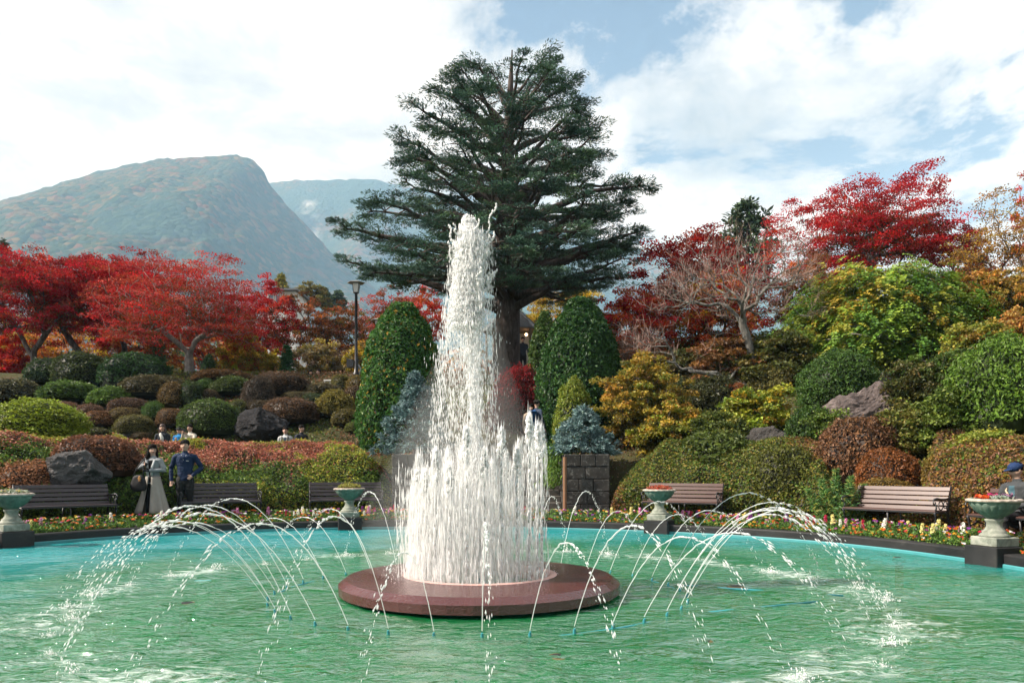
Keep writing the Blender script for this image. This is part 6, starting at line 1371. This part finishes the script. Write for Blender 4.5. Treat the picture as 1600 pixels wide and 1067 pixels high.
    o = thing('person', label, 'person', loc, rz, group); o.scale = (s, s, s); link('body', ev, o)
    RM = np.array(Rh)
    if hair_on:
        hb = MB(); u = []; a, b = 20, 12
        T_, P_ = np.meshgrid(np.linspace(0, 2 * math.pi, a + 1)[:-1], np.linspace(-math.pi / 2, math.pi / 2, b + 1)); u = np.stack([np.cos(P_) * np.cos(T_), np.cos(P_) * np.sin(T_), np.sin(P_)], -1).reshape(-1, 3)
        q = u * (1 + .08 * (2 * vnoise(u * 4 + s * 9, 5) - 1))[:, None] * [.098, .104, .098] + [0, .022, .045]; face = (q[:, 1] < -.03) & (q[:, 2] < .045); q[face, 1] = -.03 - (q[face, 1] + .03) * .0; q[:, 2] = np.where((q[:, 2] < -.03) & (q[:, 1] > -.02), np.maximum(q[:, 2], -.07), np.maximum(q[:, 2], -.02))
        k = np.arange(b * a); i0 = k // a * a + k % a; i1 = k // a * a + (k + 1) % a; hb.add(q @ RM.T + hc, [tuple(z) for z in np.stack([i0, i1, i1 + a, i0 + a], 1)])
        if long_hair:
            for dx, dy, rr_, ln in ((-.075, .02, .045, .30), (.075, .02, .045, .28), (0, .07, .075, .34), (-.045, .06, .06, .34), (.045, .06, .06, .33)): hb.tube([Hd(dx, dy, .03), Hd(dx * 1.1, dy + .01, -.10), Hd(dx * 1.25, dy + .02, -.10 - ln * .5), Hd(dx * 1.1, dy + .0, -.06 - ln)], [rr_ * .8, rr_, rr_ * .95, rr_ * .4], 8)
        m = M_HAIR if hair == (.012, .009, .008) else simple('hair', hair, .5, .4); hb.obj('hair', m, o, True)
    if cap is not None:
        cb = MB().ball(Hd(0, .012, .055), (.106, .112, .085), 16, 8, M=RM).ball(Hd(0, -.10, .045), (.075, .075, .012), 14, 6, M=RM); cb.obj('cap', simple('cap_cloth', cap, .8, .2), o, True)
    fe = MB(); dk = (.02, .012, .01)
    for sx in (-1, 1): fe.ball(Hd(sx * .032, -.083, .008), (.013, .008, .006), 8, 5, dk, RM).ball(Hd(sx * .034, -.085, .030), (.019, .007, .004), 8, 5, dk, RM)
    fe.ball(Hd(0, -.091, -.055), (.022, .008, .007), 8, 5, (.35, .10, .09), RM); fe.obj('face_features', M_PERSON, o, True, True)
    return o, up, hc
# the couple standing by the benches
q = P(287, 0, 1); th = theta_at(289, 1.25); pm = rim_pt(np.array([th]), 1.25, .21)[0]
man, up, hc = person('man in a navy zip jacket and black trousers smiling beside the dark bench', pm, .12, 1.02, (.006, .020, .062), (.012, .013, .014), arms={-1: ((-.30, .03, 1.14), (-.27, -.05, .88)), 1: ((.34, .06, 1.16), (.18, -.10, .985))}, voxel=.010, slim=1.08, head=(.08, -.05))
mk = MB().box((.085, -.118, 1.31), (.055, .004, .009)).obj('chest_logo', simple('logo_white', (.7, .7, .7), .6, .2), man); MB().tube([(-.055, -.088, 1.44), (-.02, -.112, 1.38), (0, -.118, 1.32), (.02, -.112, 1.38), (.055, -.088, 1.44)], .008, 6).obj('collar', simple('collar_grey', (.25, .27, .30), .8, .2), man, True)
MB().tube([(-.075, .03, 1.45), (0, .075, 1.475), (.075, .03, 1.45), (.06, -.06, 1.43)], .026, 8).obj('stand_collar', simple('navy_cloth', (.006, .017, .05), .8, .2), man, True)
th = theta_at(239, 1.30); pw = rim_pt(np.array([th]), 1.30, .21)[0]
CT = (.25, .27, .285)
wom, up, hc = person('woman with long dark hair in a long pale grey coat looking at the man', pw, -.12, .955, CT, (.015, .015, .017), arms={-1: ((-.36, .02, 1.24), (-.09, -.17, 1.30)), 1: ((.29, .0, 1.18), (.04, -.20, 1.17))}, long_hair=True, voxel=.010, slim=.95, head=(.75, .05), inner=(.012, .012, .014))
# flared coat skirt with pleats, open down the front
a = np.linspace(-math.pi / 2 + .22, 1.5 * math.pi - .22, 72); V = []; rows_ = 12
for j in range(rows_ + 1):
    f = j / rows_; z = 1.04 - .84 * f; rad_ = .150 + .21 * f ** 1.1
    for q in a: w_ = 1 + (.10 * math.cos(q * 11) + .05 * math.cos(q * 5 + 1)) * f; V.append((rad_ * w_ * math.cos(q) * 1.02, rad_ * w_ * math.sin(q) * .78, z))
m = len(a); sk = MB().add(V, [(j * m + i, j * m + i + 1, (j + 1) * m + i + 1, (j + 1) * m + i) for j in range(rows_) for i in range(m - 1)]); ob_ = sk.obj('coat_skirt', simple('coat_cloth', (.27, .25, .225), .85, .15, .15, 12), wom, True); sd = ob_.modifiers.new('t', 'SOLIDIFY'); sd.thickness = .012
MB().tube([(-.10, -.10, 1.42), (-.06, -.135, 1.25), (-.05, -.13, 1.05)], [.02, .03, .03], 8, flat=((0, 1, 0), .5)).tube([(.10, -.10, 1.42), (.06, -.135, 1.25), (.05, -.13, 1.05)], [.02, .03, .03], 8, flat=((0, 1, 0), .5)).obj('lapel', simple('coat_lapel', (.40, .42, .43), .85, .15), wom, True)
bag = thing('shoulder_bag', 'black soft shoulder bag hanging at the woman\'s side', 'bag', pw, -.12); bs = .955
bm = MB(); a, b = 22, 14; T_, P_ = np.meshgrid(np.linspace(0, 2 * math.pi, a + 1)[:-1], np.linspace(-math.pi / 2, math.pi / 2, b + 1)); u = np.stack([np.cos(P_) * np.cos(T_), np.cos(P_) * np.sin(T_), np.sin(P_)], -1).reshape(-1, 3); k_ = (abs(u) ** 3).sum(1) ** (-1 / 3); qv = u * k_[:, None] * [.17, .065, .18]; qv[:, 0] *= 1 - .22 * qv[:, 2] / .18; qv += (vnoise(qv * 14, 3)[:, None] - .5) * .025 * u
k = np.arange(b * a); i0 = k // a * a + k % a; i1 = k // a * a + (k + 1) % a; bm.add(qv + [-.17, -.255, .85], [tuple(z) for z in np.stack([i0, i1, i1 + a, i0 + a], 1)]); M_BAG = simple('black_cloth', (.010, .010, .012), .7, .3, .3, 20); bm.obj('bag_body', M_BAG, bag, True)
MB().tube([(-.30, -.25, 1.0), (-.25, -.19, 1.18), (-.17, -.02, 1.41), (-.10, .06, 1.47), (-.12, -.10, 1.42), (-.10, -.20, 1.2), (-.06, -.26, 1.0)], .013, 6).obj('strap', M_BAG, bag, True)
ch_ = thing('bag_charm', 'little tan plush charm dangling from the black bag', 'charm', pw, -.12); MB().ball((-.10, -.335, .98), (.022, .016, .024)).ball((-.10, -.335, .938), (.02, .015, .028)).ball((-.128, -.335, .95), (.014, .01, .012)).ball((-.072, -.335, .95), (.014, .01, .012)).ball((-.113, -.335, .905), (.01, .01, .016)).ball((-.087, -.335, .905), (.01, .01, .016)).obj('charm_body', simple('tan_plush', (.45, .24, .10), .9, .1), ch_, True)

# seated on the terrace behind the azalea bank
def seated(label, px, py_top, Y, rz, s, top, **k):
    X = (px - CX) / F * Y; zt = P(px, py_top, Y)[2]; h = (1.765 - .92 + .47) * s; return person(label, (X, Y, zt - h), rz, s, top, k.pop('legs', (.03, .03, .035)), 'sit', voxel=.016, **k)
M_SEAT = simple('bench_stone', (.26, .25, .23), .85, .2)
def low_bench(label, px0, px1, Y, z):
    x0, x1 = [(q - CX) / F * Y for q in (px0, px1)]; o = thing('stone_bench', label, 'bench', ((x0 + x1) / 2, Y + .05, z - .46)); MB().box((0, 0, .42), (x1 - x0, .42, .08), bev=.01).obj('seat', M_SEAT, o)
    for sx in (-1, 1): MB().box((sx * ((x1 - x0) / 2 - .15), 0, .17), (.14, .34, .42), bev=.01).obj('leg', M_SEAT, o)
Yv = 25.0; zb = P(0, 663, Yv)[2] - 1.315 + .47
o1, *_ = seated('woman with dark hair, pale scarf and dark jacket seated behind the azalea bank', 254, 663, Yv, .15, .97, (.02, .025, .035), arms={-1: ((-.24, -.03, 1.14), (-.12, -.22, 1.05)), 1: ((.24, -.03, 1.14), (.12, -.22, 1.05))}, hair=(.05, .025, .018), long_hair=True)
MB().tube([(-.07, .0, 1.0), (-.03, -.13, .96), (.02, -.14, .85), (.03, -.13, .70)], [.035, .05, .055, .05], 8, flat=((0, 1, 0), .6)).obj('scarf', simple('pale_scarf', (.55, .55, .52), .9, .1), o1, True)
seated('child in a bright blue jacket and dark cap seated between two adults', 280, 668, Yv, 0, .82, (.01, .20, .48), cap=(.02, .02, .022), arms={-1: ((-.22, -.05, 1.15), (-.06, -.20, 1.28)), 1: ((.24, -.05, 1.14), (.14, -.22, 1.05))})
o1, up_, _ = seated('man in a cream jacket holding a dark phone up to his face', 297, 663, Yv, -.2, 1.0, (.60, .55, .47), arms={-1: ((-.25, -.10, 1.20), (-.10, -.24, 1.44)), 1: ((.22, -.12, 1.18), (.04, -.22, 1.40))}, voxel_=None) if False else seated('man in a cream jacket holding a dark phone up to his face', 297, 663, Yv, -.2, 1.0, (.60, .55, .47), arms={-1: ((-.25, -.10, 1.20), (-.10, -.24, 1.44)), 1: ((.22, -.12, 1.18), (.04, -.22, 1.40))})
ph = link('phone', MB().box((0, 0, 0), (.16, .012, .08), bev=.004).mesh('phone', M_BAG), loc=o1.matrix_basis @ Vector((-.05, -.30, 1.12))); tag(ph, 'dark phone held up by the man in the cream jacket', 'phone')
low_bench('pale stone bench under the three visitors behind the azalea bank', 236, 312, Yv, P(0, 663, Yv)[2] - .83)
o1, *_ = seated('person in a white shirt and dark straps seated beside the dark rock', 446, 667, Yv, .1, .97, (.55, .56, .56), inner=(.10, .14, .18), skin=(.60, .38, .30)); MB().tube([(-.10, -.07, .98), (-.10, -.135, .85), (-.09, -.12, .62)], .022, 6).tube([(.10, -.07, .98), (.10, -.135, .85), (.09, -.12, .62)], .022, 6).obj('strap', M_BAG, o1, True)
seated('dark-haired person in dark clothes turned sideways near the dark rock', 471, 664, Yv, .9, 1.0, (.03, .035, .05))
low_bench('low stone bench under the pair beside the dark rock', 430, 486, Yv, P(0, 667, Yv)[2] - .83)
seated('woman in a dark coat seated among yellow shrubs below the lamp post', 485, 578, 33.2, .7, .95, (.02, .022, .035), long_hair=True)
seated('man in a black jacket and grey shirt bending towards the woman', 498, 577, 33.2, -.6, 1.0, (.012, .013, .02), inner=(.30, .34, .38))
low_bench('low stone bench under the couple among the yellow shrubs', 476, 508, 33.2, P(0, 578, 33.2)[2] - .83)
def standing(label, px, py_top, Y, rz, s, top, legs, **k):
    X = (px - CX) / F * Y; zt = P(px, py_top, Y)[2]; return person(label, (X, Y, max(gz(X, Y), zt - 1.765 * s) if False else zt - 1.765 * s), rz, s, top, legs, voxel=.016, **k)
X_, Y_ = (517 - CX) / F * 38.6, 38.6
person('person in pale blue jeans standing behind the half-bare shrub tree', (X_, Y_, gz(X_, Y_)), .3, .98, (.30, .28, .26), (.20, .28, .42), voxel=.016)
for (lab, px, rz, s, top, legs, kw) in [('person in a beige coat coming down the stairs beside the falling water', 829, .5, .96, (.42, .33, .25), (.05, .05, .055), dict(long_hair=True)), ('person in a dark cap with a blue backpack on the stairs, turned away', 838.5, 2.4, 1.02, (.03, .05, .09), (.035, .04, .055), dict(cap=(.04, .045, .04)))]:
    Y = 24.0 if px < 835 else 23.6; X = (px - CX) / F * Y; o1, *_ = person(lab, (X, Y, 1.765), rz, s, top, legs, voxel=.015, **kw)
    if px > 835:
        pk = thing('backpack', 'bright blue backpack on the person turned away on the stairs', 'backpack', (X, Y, 1.765), rz); MB().box((0, .20, 1.24), (.30, .17, .46), bev=.05).obj('pack', simple('blue_pack', (.02, .08, .22), .7, .3), pk, True); MB().box((0, .30, 1.14), (.22, .06, .22), bev=.02).obj('pocket', simple('blue_pack_dark', (.015, .05, .14), .7, .3), pk, True)
Xg, Yg = (817 - CX) / F * 34.0, 34.0
person('distant person in dark clothes beside the cedar trunk', (Xg, Yg, gz(Xg, Yg) - .0), .2, .97, (.06, .07, .10), (.03, .03, .04), voxel=.02)
# on the last bench
qb, thb = BENCH[1612]; off_ = np.array([-math.sin(thb), math.cos(thb)]) * .22
ps = np.array([qb[0] + off_[0], qb[1] + off_[1], .205 - .045]); ps[:2] += np.array([math.cos(thb), math.sin(thb)]) * -.02
o1, *_ = person('person in a navy cap and dark jacket seated on the last brown bench', ps, thb - math.pi / 2, .98, (.05, .055, .06), (.012, .012, .014), 'sit', arms={-1: ((-.25, -.06, 1.14), (-.10, -.26, 1.06)), 1: ((.25, -.06, 1.14), (.08, -.26, 1.06))}, cap=(.012, .03, .09), head=(-.35, .30), voxel=.012, inner=(.05, .11, .14))
MB().tube([(-.12, .0, .98), (-.08, -.125, .88), (.04, -.135, .72), (.14, -.10, .60)], .013, 6).obj('strap', simple('tan_strap', (.50, .36, .24), .8, .2), o1, True)
